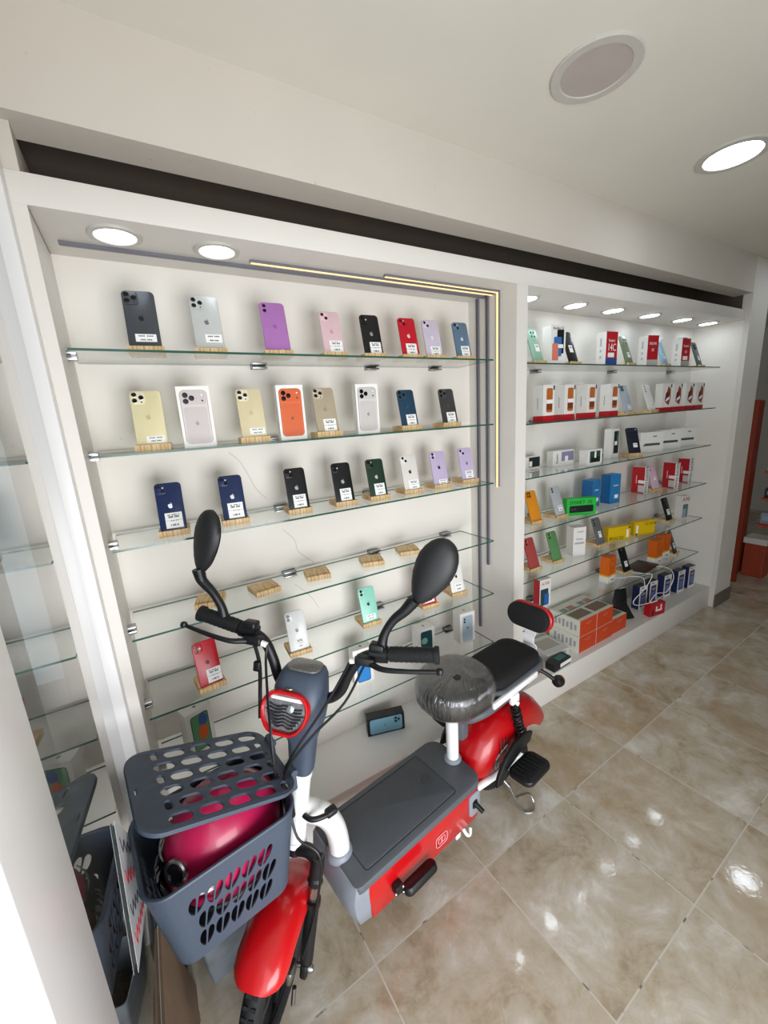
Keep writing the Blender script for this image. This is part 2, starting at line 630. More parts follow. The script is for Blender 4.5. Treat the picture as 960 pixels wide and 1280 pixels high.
# storefront on the left: header, frame, pane
struct('wall_left', MB().box((-.215, -.9, (2.15 + ZC) / 2), (.09, 4.2, ZC - 2.15)).box((-.215, 1.47, 1.195), (.09, .5, 2.388)), M_BEAM)
GX = -.172
fr = MB()
fr.box((-.166, 1.195, 1.075), (.04, .048, 2.15), bev=.002)
struct('trim_mullion', fr, M_FRAME)
struct('trim_sill', MB().box((-.175, .87, .03), (.045, .60, .06), bev=.002).box((-.175, .87, 2.12), (.045, .60, .06), bev=.002), M_FRAME)
fr = MB()
fr.box((-.195, .515, 1.075), (.05, .165, 2.15), bev=.004)
struct('trim_post', fr, M_FRAME)
fr = MB()
fr.box((-.225, .34, 1.075), (.05, .13, 2.15), bev=.006)
struct('trim_door_jamb', fr, M_FRAME)
w = MB().box((GX - .003, .885, 1.09), (.006, .575, 2.06))
struct('window_1', w, M_PANE)
# neighbour wall and pavement outside
struct('wall_outside', MB().box((-.62, 1.1, 1.1), (.1, 2.2, 2.4)), mat('outside_grey_render', '9a9b98', rough=.9, var=.06, vscale=5, bump=.3, bscale=20))


# ------------------------------------------------------------------ ceiling and niche lamps
def downlight(x, y, z, r, lit, label, group, power=0, col=(.93, .97, 1.0), name='ceiling_downlight', cat='ceiling light'):
    t = empty(name, (x, y, z), 0, label, cat, group)
    MB().lathe([(r * .74, -.001), (r * .78, -.006), (r * .97, -.006), (r, -.003), (r, .0)], 40).build('ring', M_RING, t)
    MB().lathe([(r * .76, -.002), (r * .76, -.0035), (.001, -.0035)], 40).build('diffuser', (M_LAMPN if r == .061 else M_LAMP) if lit else M_LAMPOFF, t)
    return t


downlight(1.194, .797, ZC, .112, False, 'large unlit round ceiling lamp with dusty grey cover', 'round lamps in the room ceiling')
downlight(2.031, .796, ZC, .112, True, 'lit round ceiling lamp to the right of the unlit one', 'round lamps in the room ceiling', 5)
downlight(3.746, .812, ZC, .112, True, 'lit round ceiling lamp beyond the frame, mirrored in the glossy floor', 'round lamps in the room ceiling')
downlight(.036, 1.312, 2.04, .061, True, 'lit round downlight at the left end of the phone niche', 'downlights of the left niche', 1.5, name='niche_downlight')
downlight(.278, 1.318, 2.04, .061, True, 'second lit downlight of the phone niche, beside the LED strips', 'downlights of the left niche', 1.5, name='niche_downlight')
dlx = (1.600, 1.957, 2.283, 2.648, 3.028, 3.378)
nm = ('first, half hidden by the white middle pillar', 'second from the middle pillar', 'third from the middle pillar', 'fourth from the middle pillar', 'fifth, last but one before the right wall', 'sixth, nearest to the right wall')
for x, s in zip(dlx, nm):
    downlight(x, 1.358, 2.04, .062, True, 'lit downlight over the boxed phones, ' + s, 'downlights of the right niche', 1.25, name='niche_downlight')

# LED profiles on the soffit and down the pillar side
XR = 1.385
for ys, x0, yw, zend, lit_s, lit_w, lab in ((1.398, -.09, 1.437, .46, False, False, 'long unlit LED profile running along the soffit and down the pillar, nearest the back wall'),
                                          (1.352, .377, 1.378, .82, True, False, 'middle LED profile, glowing along the soffit and dark down the pillar'),
                                          (1.316, .829, 1.316, 1.216, True, True, 'outermost LED profile, glowing warm along the soffit and down the pillar')):
    t = empty('led_profile', (XR, ys, 2.04), 0, lab, 'light strip', 'LED profiles framing the phone niche')
    MB().box(((x0 - XR) / 2, 0, -.004), (XR - x0, .013, .008)).build('soffit_channel', M_LEDOFF, t)
    MB().box(((x0 - XR) / 2, -.0, -.0088), (XR - x0 - .004, .0065, .002)).build('soffit_strip', M_LEDW if lit_s else M_LEDOFF, t)
    MB().box((-.004, yw - ys, (zend - 2.04) / 2), (.008, .016, 2.04 - zend)).build('wall_channel', M_LEDOFF, t)
    MB().box((-.0088, yw - ys, (zend - 2.04) / 2 - .004), (.002, .008, 2.036 - zend)).build('wall_strip', M_LEDW if lit_w else mat('unlit_grey_strip', '55545c', rough=.3), t)

# ------------------------------------------------------------------ glass shelves
ZL = (1.760, 1.503, 1.252, .990, .735, .485)
ZR = (1.750, 1.490, 1.242, .977, .727, .470)
ordn = ('top', 'second', 'third', 'fourth', 'fifth', 'lowest')


def shelf(z, x0, x1, clips, label, group):
    y0, y1, th = 1.256, 1.478, .006
    t = empty('glass_shelf', ((x0 + x1) / 2, (y0 + y1) / 2, z), 0, label, 'shelf', group)
    w, d = x1 - x0, y1 - y0
    m = MB().box((0, 0, -th / 2), (w, d, th))
    o = m.build('glass_pane', [M_SHELF, M_EDGE], t, smooth=0)
    for p in o.data.polygons:
        if abs(p.normal.z) < .5:
            p.material_index = 1
    for x in clips:
        c = MB()
        xx = x - (x0 + x1) / 2
        c.box((xx, d / 2 + .005, .004), (.05, .034, .006), bev=.001).box((xx, d / 2 + .005, -.012), (.05, .034, .006), bev=.001).box((xx, d / 2 + .016, -.004), (.05, .010, .022), bev=.001)
        c.build('shelf_clip', M_CHROME, t)
    return t


for i, z in enumerate(ZL):
    s = shelf(z, -.108, 1.292, ([.40, .85, 1.17] if i == 0 else [.42, .80, 1.2]), 'green-edged glass shelf, %s of the phone niche behind the scooter' % ordn[i], 'glass shelves of the left niche')
    b = MB()
    b.box((-.706, -.02, .003), (.032, .03, .008), bev=.001).box((-.706, -.02, -.011), (.032, .03, .010), bev=.001).box((-.716, -.02, -.004), (.010, .03, .022), bev=.001)
    b.build('side_bracket', M_CHROME, s)
for i, z in enumerate(ZR):
    shelf(z, 1.455, 3.36, [1.83, 2.52, 3.22], 'glass shelf of boxed phones in the right niche, %s of six' % ordn[i], 'glass shelves of the right niche')


# ================================================================== PHONES AND STANDS
def apple(s):
    """bitten apple outline with separate leaf, centred, height about 1*s"""
    body = []
    half = [(0, .28), (.10, .34), (.24, .36), (.36, .28), (.40, .15)]
    right_up = [(0, .27), (.10, .33), (.22, .35), (.33, .29)]
    bite = [(.27, .20), (.25, .08), (.28, -.03), (.37, -.10)]
    right_lo = [(.31, -.26), (.20, -.42), (.10, -.47), (0, -.43)]
    left = [(-.10, -.47), (-.22, -.40), (-.34, -.20), (-.40, 0), (-.38, .18), (-.28, .31), (-.16, .34)]
    body = [(x * s, y * s) for x, y in right_up + bite + right_lo + left]
    leaf = [(x * s, y * s) for x, y in ((0, .38), (.02, .48), (.09, .57), (.17, .60), (.15, .50), (.09, .42))]
    return body, leaf


_stand = {}


def stand_mesh(w):
    k = round(w, 3)
    if k in _stand:
        return _stand[k]
    prof = [(-.036, 0), (.056, 0), (.056, .017), (-.014, .017), (-.016, .0085), (-.026, .0085), (-.0275, .017), (-.036, .017)]
    m = MB()
    m.loft([[(x, p[0], p[1]) for p in prof] for x in (-w / 2, -w / 2 + .002, w / 2 - .002, w / 2)])
    o = m.build('phone_stand', M_BAMBOO)
    me = o.data
    bpy.data.objects.remove(o)
    _stand[k] = me
    return me


def stand(x, y, z, w, yaw, label, group):
    o = bpy.data.objects.new('phone_stand', stand_mesh(w))
    COL.objects.link(o)
    o.location = (x, y, z + .0003)
    o.rotation_euler = (0, 0, yaw)
    return tag(o, label, 'phone stand', group)


CAMS = {
    'pro': dict(bump=(-.018, -.021, .034, .036, .009), lens=[(-.027, -.0125, .0072), (-.027, -.0295, .0072), (-.0105, -.021, .0072)], dot=[(-.0105, -.0335, .0022)]),
    'diag': dict(bump=(-.0195, -.0195, .028, .028, .008), lens=[(-.0255, -.0135, .0062), (-.0135, -.0255, .0062)], dot=[(-.0135, -.0125, .002)]),
    'vert': dict(bump=(-.0195, -.0195, .027, .029, .008), lens=[(-.0245, -.0130, .0062), (-.0245, -.0265, .0062)], dot=[(-.0135, -.0195, .0024)]),
    'pill': dict(bump=(-.0245, -.021, .016, .032, .0078), lens=[(-.0245, -.0135, .0064), (-.0245, -.0285, .0064)], dot=[]),
    'single': dict(bump=(-.0195, -.0195, .027, .028, .008), lens=[(-.0245, -.0130, .0058), (-.0135, -.0255, .0058)], dot=[(-.0135, -.0145, .0022)]),
    'tri': dict(bump=None, lens=[(-.025, -.014, .0055), (-.025, -.029, .0055), (-.025, -.044, .0055)], dot=[(-.013, -.021, .002)]),
    'two': dict(bump=None, lens=[(-.024, -.015, .0058), (-.024, -.032, .0058)], dot=[(-.012, -.018, .002)]),
    'quad': dict(bump=(-.018, -.021, .032, .034, .007), lens=[(-.0255, -.0135, .0056), (-.0105, -.0135, .0056), (-.0255, -.0285, .0056), (-.0105, -.0285, .0056)], dot=[]),
    'round': dict(bump=(0, -.030, .046, .046, .0229), lens=[(-.010, -.021, .0055), (.010, -.021, .0055), (-.010, -.040, .0055), (.010, -.040, .0055)], dot=[]),
    'wide': dict(bump=(-.004, -.019, .058, .026, .008), lens=[(-.022, -.013, .006), (-.008, -.019, .006), (-.022, -.026, .006)], dot=[(.014, -.019, .003)]),
    'row': dict(bump=(0, -.014, .064, .018, .006), lens=[(-.022, -.014, .006), (-.006, -.014, .006), (.010, -.014, .006)], dot=[(.022, -.014, .003)]),
}


def phone(x, y, z, label, color, cam_='pro', size='max', logo='9a9a9a', sticker=None, yaw=0, lean=15, group='', bump_col=None, stand_label=None, stand_w=None, rough=.3, metal=.0, on_stand=True, sgroup='bamboo phone stands', dark_lens=True):
    W, Hh = {'max': (.0776, .160), 'std': (.0715, .1467), 'big': (.075, .163)}[size]
    D = .008
    base = z + (.0093 if on_stand else .0005)
    t = empty('phone', (x, y, base), yaw, label, 'phone', group)
    off = Matrix.Rotation(radians(-lean), 4, 'X')
    L = Matrix.Translation((0, -.0215 if on_stand else 0, 0)) @ off @ Matrix.Translation((0, 0, Hh / 2 + .001))
    cb = cmat(color, rough, metal)
    fr_ = cmat(bump_col or color, .25, .3)
    MB().prism(rrect(W, Hh, .0115), -D / 2, D / 2, bev=.0022).build('body', [cb], t, L)
    c = CAMS[cam_]
    if c['bump']:
        bx, bz, bw, bh, br = c['bump']
        MB().prism([(bx + p[0], Hh / 2 + bz + p[1]) for p in rrect(bw, bh, br)], -D / 2 - .0018, -D / 2 + .0005, bev=.0006).build('camera_bump', cmat(bump_col or color, .3), t, L)
    for lx, lz, lr in c['lens']:
        m = MB()
        Lz = Matrix.Translation((lx, -D / 2 - .001, Hh / 2 + lz)) @ Matrix.Rotation(pi / 2, 4, 'X')
        m.lathe([(lr, 0), (lr, .0022), (lr * .86, .0026), (lr * .84, .0018)], 20, 0, Lz, cap=False)
        m.lathe([(lr * .85, .0016), (lr * .85, .0023), (.0003, .0024)], 20, 1, Lz)
        m.build('lens', [fr_, M_LENS], t, L)
    for lx, lz, lr in c['dot']:
        MB().lathe([(lr, 0), (lr, .0021), (.0003, .0022)], 12, 0, Matrix.Translation((lx, -D / 2, Hh / 2 + lz)) @ Matrix.Rotation(pi / 2, 4, 'X')).build('flash', cmat('e9e4d4' if cam_ != 'pro' else '30302f', .3), t, L)
    if logo:
        a, lf = apple(.0165)
        m = MB()
        zz = .004
        for o_ in (a, lf):
            m.prism([(p[0], p[1] + zz) for p in o_], -D / 2 - .0003, -D / 2 + .0002)
        m.build('logo', cmat(logo, .2, .3), t, L, smooth=0)
    if sticker:
        sx, sz, sw, sh, nl = sticker
        m = MB()
        y0 = -D / 2
        m.box((sx, y0 - .0003, sz), (sw, .0005, sh), 0)
        ny = sz + sh / 2
        rows = {1: [(.30, .16, .62)], 2: [(.25, .14, .72), (.74, .15, .55)], 3: [(.14, .06, .7), (.27, .12, .62), (.52, .035, .5), (.80, .12, .46)]}[nl]
        for fz, hh, ww in rows:
            k = 9
            for i in range(k):
                if (i * 7 + int(fz * 10)) % 5 == 0:
                    continue
                m.box((sx - sw * ww / 2 + sw * ww * (i + .5) / k, y0 - .0007, ny - sh * fz), (sw * ww / k * .75, .0003, sh * hh), 1)
        if nl == 3 or (nl == 2 and sh > .034):
            m.box((sx, y0 - .0007, ny - sh * .5), (sw, .0003, .0006), 1)
        m.build('price_label', [M_STICK, M_INK], t, L, smooth=0)
    if on_stand:
        stand(x, y, z, stand_w or (W + .011), yaw, stand_label or ('bamboo stand under the ' + label), sgroup)
    return t


G1 = 'phones standing on the %s shelf of the left niche'
S1 = (.006, -.055, .048, .022, 2)     # wide low label
S2 = (.008, -.043, .044, .040, 3)     # tall two-part label
# top shelf
P1 = [(.062, '474a50', 'pro', 'max', '23252a', (.004, -.050, .050, .021, 2), 'dark grey triple-camera phone, leftmost on the top shelf', None),
      (.226, 'c3c6c4', 'pro', 'max', '74777a', (.012, -.044, .044, .024, 2), 'silver triple-camera phone beside the dark grey one', 'b9bcba'),
      (.425, 'ac74b6', 'pill', 'max', 'a362b2', (.012, -.074, .009, .008, 1), 'bright purple two-camera phone on the top shelf', None),
      (.617, 'dfbfc6', 'diag', 'std', 'cfa9b2', (.008, -.046, .044, .038, 3), 'pale pink phone with a long white label on the top shelf', None),
      (.770, '17181b', 'vert', 'std', '96999f', (.008, -.046, .042, .040, 3), 'black phone between the pale pink and the red ones', None),
      (.930, 'c01028', 'diag', 'std', 'f0d8da', (.004, -.046, .044, .042, 3), 'red phone on the top shelf of the left niche', None),
      (1.040, 'cdc3d6', 'diag', 'std', 'f2eef6', (.006, -.050, .042, .036, 3), 'pale lilac phone beside the red one on the top shelf', None),
      (1.192, '5f7890', 'diag', 'std', 'dfe6ec', (.008, -.046, .040, .042, 3), 'steel blue phone, rightmost on the top shelf of the left niche', None)]
for x, c, k, sz, lg, st, lab, bc in P1:
    phone(x, 1.335, ZL[0], lab, c, k, sz, lg, st, group=G1 % 'top', bump_col=bc, yaw=-.10, metal=.15)
P2 = [(.036, 'e9dfb4', 'pro', 'max', 'd6cb9c', (.010, -.060, .046, .018, 2), 'cream triple-camera phone, leftmost on the second shelf', 'e5dfc6'),
      (.320, 'dfd3ae', 'pro', 'max', 'd2c59d', (.010, -.056, .046, .020, 2), 'pale gold triple-camera phone between two boxed phones', 'e3dcc4'),
      (.572, 'b3a78f', 'pro', 'max', 'a4987f', (.008, -.052, .044, .042, 3), 'sand coloured titanium phone right of the orange one', 'c5baa4'),
      (.915, '1f4058', 'pro', 'std', '2f5470', (.008, -.046, .042, .042, 3), 'deep blue phone with a large white label, second shelf', '27475e'),
      (1.117, '3d3c3d', 'pro', 'std', '55555a', (.006, -.046, .042, .042, 3), 'graphite grey phone, rightmost on the second shelf', '4a494b')]
for x, c, k, sz, lg, st, lab, bc in P2:
    phone(x, 1.342, ZL[1], lab, c, k, sz, lg, st, group=G1 % 'second', bump_col=bc, yaw=-.10, metal=.15)
P3 = [(.050, 1.345, '1c2c56', 'single', 'std', 'e6e8ee', (.004, -.040, .046, .046, 3), 'navy blue phone with clip-shaped label, leftmost on the third shelf', None),
      (.228, 1.350, '1b2a52', 'single', 'std', 'e6e8ee', (.004, -.040, .046, .048, 3), 'navy blue phone behind the scooter\'s slim mirror', None),
      (.440, 1.345, '14151a', 'diag', 'std', 'b8bac0', (.004, -.042, .044, .044, 3), 'black phone left of another black phone, third shelf', None),
      (.612, 1.338, '101216', 'vert', 'std', 'b8bac0', (.004, -.044, .042, .044, 3), 'black phone beside the dark green one, third shelf', None),
      (.752, 1.335, '1c3428', 'diag', 'std', 'c8d2cc', (.006, -.044, .042, .044, 3), 'dark green phone on the third shelf', None),
      (.912, 1.342, 'dbd8d2', 'diag', 'std', '3a3a3a', (.008, -.048, .042, .036, 3), 'cream white phone right of the dark green one', None),
      (1.066, 1.350, 'bfb2d0', 'vert', 'std', '3c3a44', (.008, -.058, .040, .020, 2), 'lilac phone with one low label on the third shelf', None),
      (1.228, 1.358, 'c0b3d2', 'diag', 'std', '8f84a6', (.004, -.046, .040, .034, 3), 'lilac phone, rightmost on the third shelf', None)]
for x, y, c, k, sz, lg, st, lab, bc in P3:
    phone(x, y, ZL[2], lab, c, k, sz, lg, st, group=G1 % 'third', yaw=-.10, metal=.05)
# fourth shelf: empty stands
for x, y, yw, lab in ((.115, 1.385, -.25, 'empty bamboo phone stand behind the scooter\'s far hand grip'), (.293, 1.368, .12, 'empty bamboo phone stand, leftmost with nothing in front of it'), (.491, 1.376, -.18, 'empty bamboo phone stand in the middle of the fourth shelf'),
                      (.720, 1.368, -.28, 'empty bamboo phone stand left of the metal shelf clip'), (.904, 1.380, -.30, 'empty bamboo phone stand beside the big round mirror')):
    stand(x, y - .012, ZL[3], .088, yw, lab, 'empty bamboo stands on the fourth shelf')
P5 = [(.072, 1.322, 'b81426', 'vert', 'std', '5a0a14', (.012, -.042, .044, .044, 3), 'red phone on its stand behind the scooter basket', None, .12),
      (.380, 1.340, 'dfe1e0', 'vert', 'std', '2e2e30', (.004, -.044, .030, .034, 3), 'white phone on its stand above the headlight', None, -.05),
      (.692, 1.366, '8fd0bd', 'vert', 'std', '2d4a42', (.002, -.050, .042, .022, 2), 'mint green phone on its stand between the mirrors', None, -.05),
      (1.155, 1.362, 'e4e2de', 'vert', 'std', '2e2e30', (.004, -.046, .038, .034, 2), 'white phone on its stand right of the big mirror', None, -.10)]
for x, y, c, k, sz, lg, st, lab, bc, yw in P5:
    phone(x, y, ZL[4], lab, c, k, sz, lg, st, group=G1 % 'fifth', yaw=yw)
phone(.975, 1.345, ZL[4], 'red and white phone mostly hidden behind the big mirror', 'c2303a', 'vert', 'std', 'f0f0f0', (.0, -.046, .05, .03, 2), group=G1 % 'fifth', yaw=-.1)


# ================================================================== BOXES
def carton(x, y, z, w, d, h, yaw, label, mats, name='phone_box', cat='box', group=None, faces=(0, 0, 0, 0, 0, 0), bands=None):
    """x, y = centre of the front bottom edge; faces order -x +x -y +y -z +z"""
    t = empty(name, (x, y, z + .0003), yaw, label, cat, group)
    m = MB()
    m.boxf((0, d / 2, h / 2), (w, d, h), faces)
    m.build('carton', mats, t, smooth=0)
    if bands:
        for zc, hh, mt in bands:
            MB().box((0, d / 2, zc), (w + .0008, d + .0008, hh)).build('colour_band', mt, t, smooth=0)
    return t


def panel(t, x, z, w, h, mt, r=.002, y=-.0003, name='printed_picture', side=None, yc=0, th=.0005):
    o = MB()
    if side == 'left':
        o.prism([(p[0], p[1]) for p in rrect(w, h, r, 4)], -th, 0)
        return o.build(name, mt, t, Matrix.Translation((x, yc, z)) @ Matrix.Rotation(-pi / 2, 4, 'Z'))
    o.prism([(x + p[0], z + p[1]) for p in rrect(w, h, r, 4)], y - th, y)
    return o.build(name, mt, t)


def apple_print(t, x, z, s, mt, top=False, d=0, h=0):
    a, lf = apple(s)
    m = MB()
    if top:
        for o_ in (a, lf):
            m.loft([[(x + p[0], d + p[1], zz) for p in o_] for zz in (h, h + .0004)])
    else:
        for o_ in (a, lf):
            m.prism([(x + p[0], z + p[1]) for p in o_], -.0016, -.0008)
    return m.build('logo', mt, t, smooth=0)


def pro_box(x, label, colour, plate, edge):
    t = carton(x, 1.318, ZL[1], .088, .030, .172, -.06, label, [M_CARTON], group='upright phone boxes on the second shelf')
    pic = panel(t, 0, .0855, .073, .151, cmat(edge, .4), .013, name='phone_picture')
    MB().prism([(p[0], .0855 + p[1]) for p in rrect(.070, .148, .012)], -.0016, -.0007).build('picture_face', cmat(colour, .45), pic, smooth=0)
    MB().prism([(p[0], .139 + p[1]) for p in rrect(.066, .037, .010)], -.0022, -.0014).build('camera_plateau', cmat(plate, .4), pic, smooth=0)
    for lx, lz in ((-.022, .147), (-.022, .130), (-.006, .1385)):
        MB().lathe([(.0075, 0), (.0075, .001), (.0005, .0012)], 20, 0, Matrix.Translation((lx, -.002, lz)) @ Matrix.Rotation(pi / 2, 4, 'X')).build('printed_lens', M_LENS, pic)
    for lx, lz, c in ((.022, .147, 'e8e6e0'), (.022, .131, '101010')):
        MB().lathe([(.0026, 0), (.0026, .001), (.0005, .0012)], 12, 0, Matrix.Translation((lx, -.002, lz)) @ Matrix.Rotation(pi / 2, 4, 'X')).build('printed_dot', cmat(c, .4), pic)
    MB().prism([(p[0], .064 + p[1]) for p in rrect(.062, .100, .009)], -.0021, -.0013).build('glass_area', cmat(plate, .45), pic, smooth=0)
    apple_print(pic, 0, .068, .013, cmat(edge, .3)).location = (0, -.0009, 0)


pro_box(.157, 'white box showing a pale silver phone, leftmost box on the second shelf', 'd3c9c6', 'c4bab9', '958c8c')
pro_box(.444, 'white box showing a bright orange phone, second shelf', 'd9652e', 'cf5a24', '9c3e14')
pro_box(.728, 'white box showing a light grey phone, rightmost box on the second shelf', 'cfcbc8', 'c2bebc', '8f8c8c')


def iphone_box(x, y, z, yaw, w, h, d, label, phone_col, screen=True, group='phone boxes on the lowest shelf', cam2=False):
    t = carton(x, y, z, w, d, h, yaw, label, [M_CARTON], group=group)
    p = panel(t, 0, h * .5 - .004, w * .68, h * .84, cmat('1a1c20' if screen else phone_col, .3), .009, name='phone_picture')
    if screen:
        q = MB().prism([(a[0], h * .5 - .004 + a[1]) for a in rrect(w * .63, h * .81, .007)], -.0014, -.0007)
        q.build('screen_picture', cmat(phone_col, .35), p, smooth=0)
    else:
        for lz in (h * .80, h * .71):
            MB().lathe([(.0045, 0), (.0045, .001), (.0005, .0012)], 14, 0, Matrix.Translation((-w * .2, -.0012, lz)) @ Matrix.Rotation(pi / 2, 4, 'X')).build('printed_lens', M_LENS, p)
        apple_print(p, 0, h * .5, .011, M_INK)
    apple_print(t, 0, 0, .014, cmat('6f6f70', .3), top=True, d=d / 2, h=h)
    return t


tb = iphone_box(0.02, 1.352, ZL[5], .35, .088, .158, .052, 'white box with a green and orange screen picture behind the basket', '5c9a6a')
MB().lathe([(.020, 0), (.020, .0008), (.001, .0009)], 24, 0, Matrix.Translation((.006, -.0022, .07)) @ Matrix.Rotation(pi / 2, 4, 'X') @ Matrix.Diagonal((.8, 1.4, 1, 1))).build('orange_blot', cmat('d4622e', .35), tb)
MB().lathe([(.015, 0), (.015, .0008), (.001, .0009)], 24, 0, Matrix.Translation((.010, -.0020, .116)) @ Matrix.Rotation(pi / 2, 4, 'X') @ Matrix.Diagonal((1, 1.5, 1, 1))).build('blue_blot', cmat('3c5a94', .35), tb)
tb = iphone_box(.640, 1.345, ZL[5], -.1, .086, .158, .05, 'white box with a bright blue screen picture behind the near handlebar', '2f86cf')
tb = iphone_box(.985, 1.375, ZL[5], -.1, .088, .120, .06, 'white box with a dark teal screen picture above the near grip', '1d4a52')
MB().lathe([(.016, 0), (.016, .0008), (.001, .0009)], 24, 0, Matrix.Translation((-.012, -.002, .06)) @ Matrix.Rotation(pi / 2, 4, 'X')).build('pale_swirl', cmat('86b8b0', .35), tb)
iphone_box(1.190, 1.325, ZL[5], -.12, .083, .155, .06, 'white box showing a pale blue two-camera phone, beside the pillar', 'a9bccb', screen=False)
# black box lying on its side on the left plinth
t = carton(.748, 1.385, .158, .172, .045, .088, -.30, 'black box with a sky blue phone picture, lying on the white plinth', [M_BLACK])
p = panel(t, 0, .044, .150, .074, cmat('7fb3c9', .35), .010, name='phone_picture')
MB().prism([(.052 + a[0], .060 + a[1]) for a in rrect(.032, .034, .007)], -.0016, -.0007).build('camera_plateau', cmat('6f9fb4', .35), p, smooth=0)
for lx, lz in ((.045, .068), (.045, .053), (.059, .060)):
    MB().lathe([(.0055, 0), (.0055, .001), (.0005, .0012)], 14, 0, Matrix.Translation((lx, -.0015, lz)) @ Matrix.Rotation(pi / 2, 4, 'X')).build('printed_lens', M_LENS, p)
apple_print(p, -.005, .044, .012, cmat('5d8ba0', .3))

# ---------------------------------------------------------------- right niche
R_WHITE = cmat('e6e4e0', .45)
R_RED = cmat('b51a26', .4)
R_DRED = cmat('8e1420', .4)
T_WHITE = cmat('f4f2f0', .5)
T_BLACK = cmat('1d1d22', .5)
T_RED = cmat('b02430', .5)
GR = 'things on the %s shelf of the right niche'


def rphone(x, y, z, label, color, cam_, sticker, yaw=.0, lean=19, size='big', row='', logo=None, **k):
    return phone(x, y, z, label, color, cam_, size, logo, sticker, yaw=yaw, lean=lean, group='phones on the %s shelf of the right niche' % row, sgroup='bamboo stands in the right niche', **k)


QR = (.010, -.028, .026, .030, 1)
# row 1
z = ZR[0]
rphone(1.640, 1.335, z, 'mint green phone beside the middle pillar, top shelf', '8fb8a2', 'round', (.012, -.012, .030, .034, 1), row='top', bump_col='a8cbb8', yaw=.05)
t = carton(1.746, 1.291, z, .086, .056, .172, -.17, 'white phone box with blue and coral phone pictures, top shelf', [R_WHITE], group='phone boxes on the top shelf of the right niche')
panel(t, .012, .100, .040, .105, cmat('15171c', .3), .005, name='black_phone_picture')
q = panel(t, -.004, .078, .045, .085, cmat('3a6fb0', .3), .005, y=-.001, name='blue_phone_picture')
panel(t, -.018, .055, .036, .075, cmat('d07a68', .3), .004, y=-.0016, name='coral_phone_picture')
panel(t, .012, .080, .030, .016, M_STICK, .001, y=-.0024, name='price_label')
text('Redmi 13', .016, T_BLACK, t, face_front(0, .158, -.0006))
rphone(1.900, 1.335, z, 'black phone beside the white box with coral picture', '16171a', 'two', (.002, -.008, .030, .036, 1), row='top', yaw=.05)
for x, lab, l1, l2, yw, strip in ((2.181, 'red and white box marked 14C on the top shelf', 'Redmi', '14C', -.11, '2f4a8c'), (2.584, 'red and white box marked A5 on the top shelf', 'REDMI', 'A5', -.19, 'b8b8b8'), (2.968, 'red and white box marked A3 with a round cap on it', 'Redmi', 'A3', -.10, 'b0aea8')):
    t = carton(x, 1.294, z, .085, .056, .166, yw, lab, [R_WHITE, R_RED], faces=(0, 0, 1, 0, 0, 0), group='phone boxes on the top shelf of the right niche')
    MB().box((0, -.0006, .018), (.0855, .001, .036)).build('picture_strip', cmat(strip, .4), t, smooth=0)
    text(l1, .019, T_WHITE, t, face_front(-.002, .122, -.0008))
    text(l2, .052 if l2 == '14C' else .024, T_WHITE, t, face_front(0, .088, -.0008), sx=.72)
    if l2 != 'A5':
        MB().box((-.004, -.0010, .052), (.046, .0012, .022)).build('price_label', M_STICK, t, smooth=0)
    for k, zz in enumerate((.045, .075, .118)):
        MB().box((-.0435, .03, zz), (.0008, .010, .012 if k < 2 else .040)).build('side_print', cmat('b4b4b6', .5), t, smooth=0)
    if l2 == 'A3':
        MB().lathe([(.024, 0), (.024, .004), (.018, .010), (.006, .013), (.0005, .0135)], 24, 0, Matrix.Translation((0, .025, .1661))).build('cap', cmat('8f8d86', .5), t)
rphone(2.385, 1.330, z, 'olive green phone with a round camera ring, top shelf', '6f7f64', 'round', QR, row='top', bump_col='8f9a80', yaw=.05)
rphone(2.765, 1.330, z, 'sky blue phone between two red boxes on the top shelf', '8fbcd6', 'two', QR, row='top', yaw=.05)
rphone(3.215, 1.335, z, 'dark green phone with a black camera disc on the top shelf', '4c5c58', 'round', QR, row='top', bump_col='14181a', yaw=.05)
# row 2
z = ZR[1]
for x, lab, cc in ((1.685, 'white box with orange phone picture, first beside the pillar', '46464c'), (1.842, 'white box with orange phone picture, second from the pillar', '6a5a50'), (2.018, 'white box with orange phone picture, third from the pillar', '3c3c70'), (2.221, 'white box with orange phone picture beside the silver phone', '38386c')):
    t = carton(x, 1.287, z, .080, .056, .168, -.02, lab, [R_WHITE], group='white boxes with red base and orange phone picture', bands=[(.014, .028, R_RED)])
    q = panel(t, .004, .098, .042, .110, cmat('b4652c', .35), .008, name='phone_picture')
    panel(q, .004, .070, .040, .030, cmat('7a3a1e', .35), .004, y=-.0008, name='picture_shade')
    panel(q, .004, .092, .044, .018, M_STICK, .001, y=-.0014, name='price_label')
    panel(t, .034, .155, .010, .020, cmat(cc, .4), .001, name='corner_flash')
    MB().box((-.0406, .03, .085), (.0008, .004, .050)).build('side_print', cmat('a8a4a4', .5), t, smooth=0)
rphone(2.425, 1.335, z, 'silver blue phone between the orange-picture boxes, second shelf', 'a9b6c4', 'quad', (.010, -.050, .030, .030, 2), row='second', bump_col='6f8088')
rphone(2.672, 1.335, z, 'white phone with three black lenses in a column', 'dcdcd8', 'tri', (.012, -.050, .034, .024, 2), row='second')
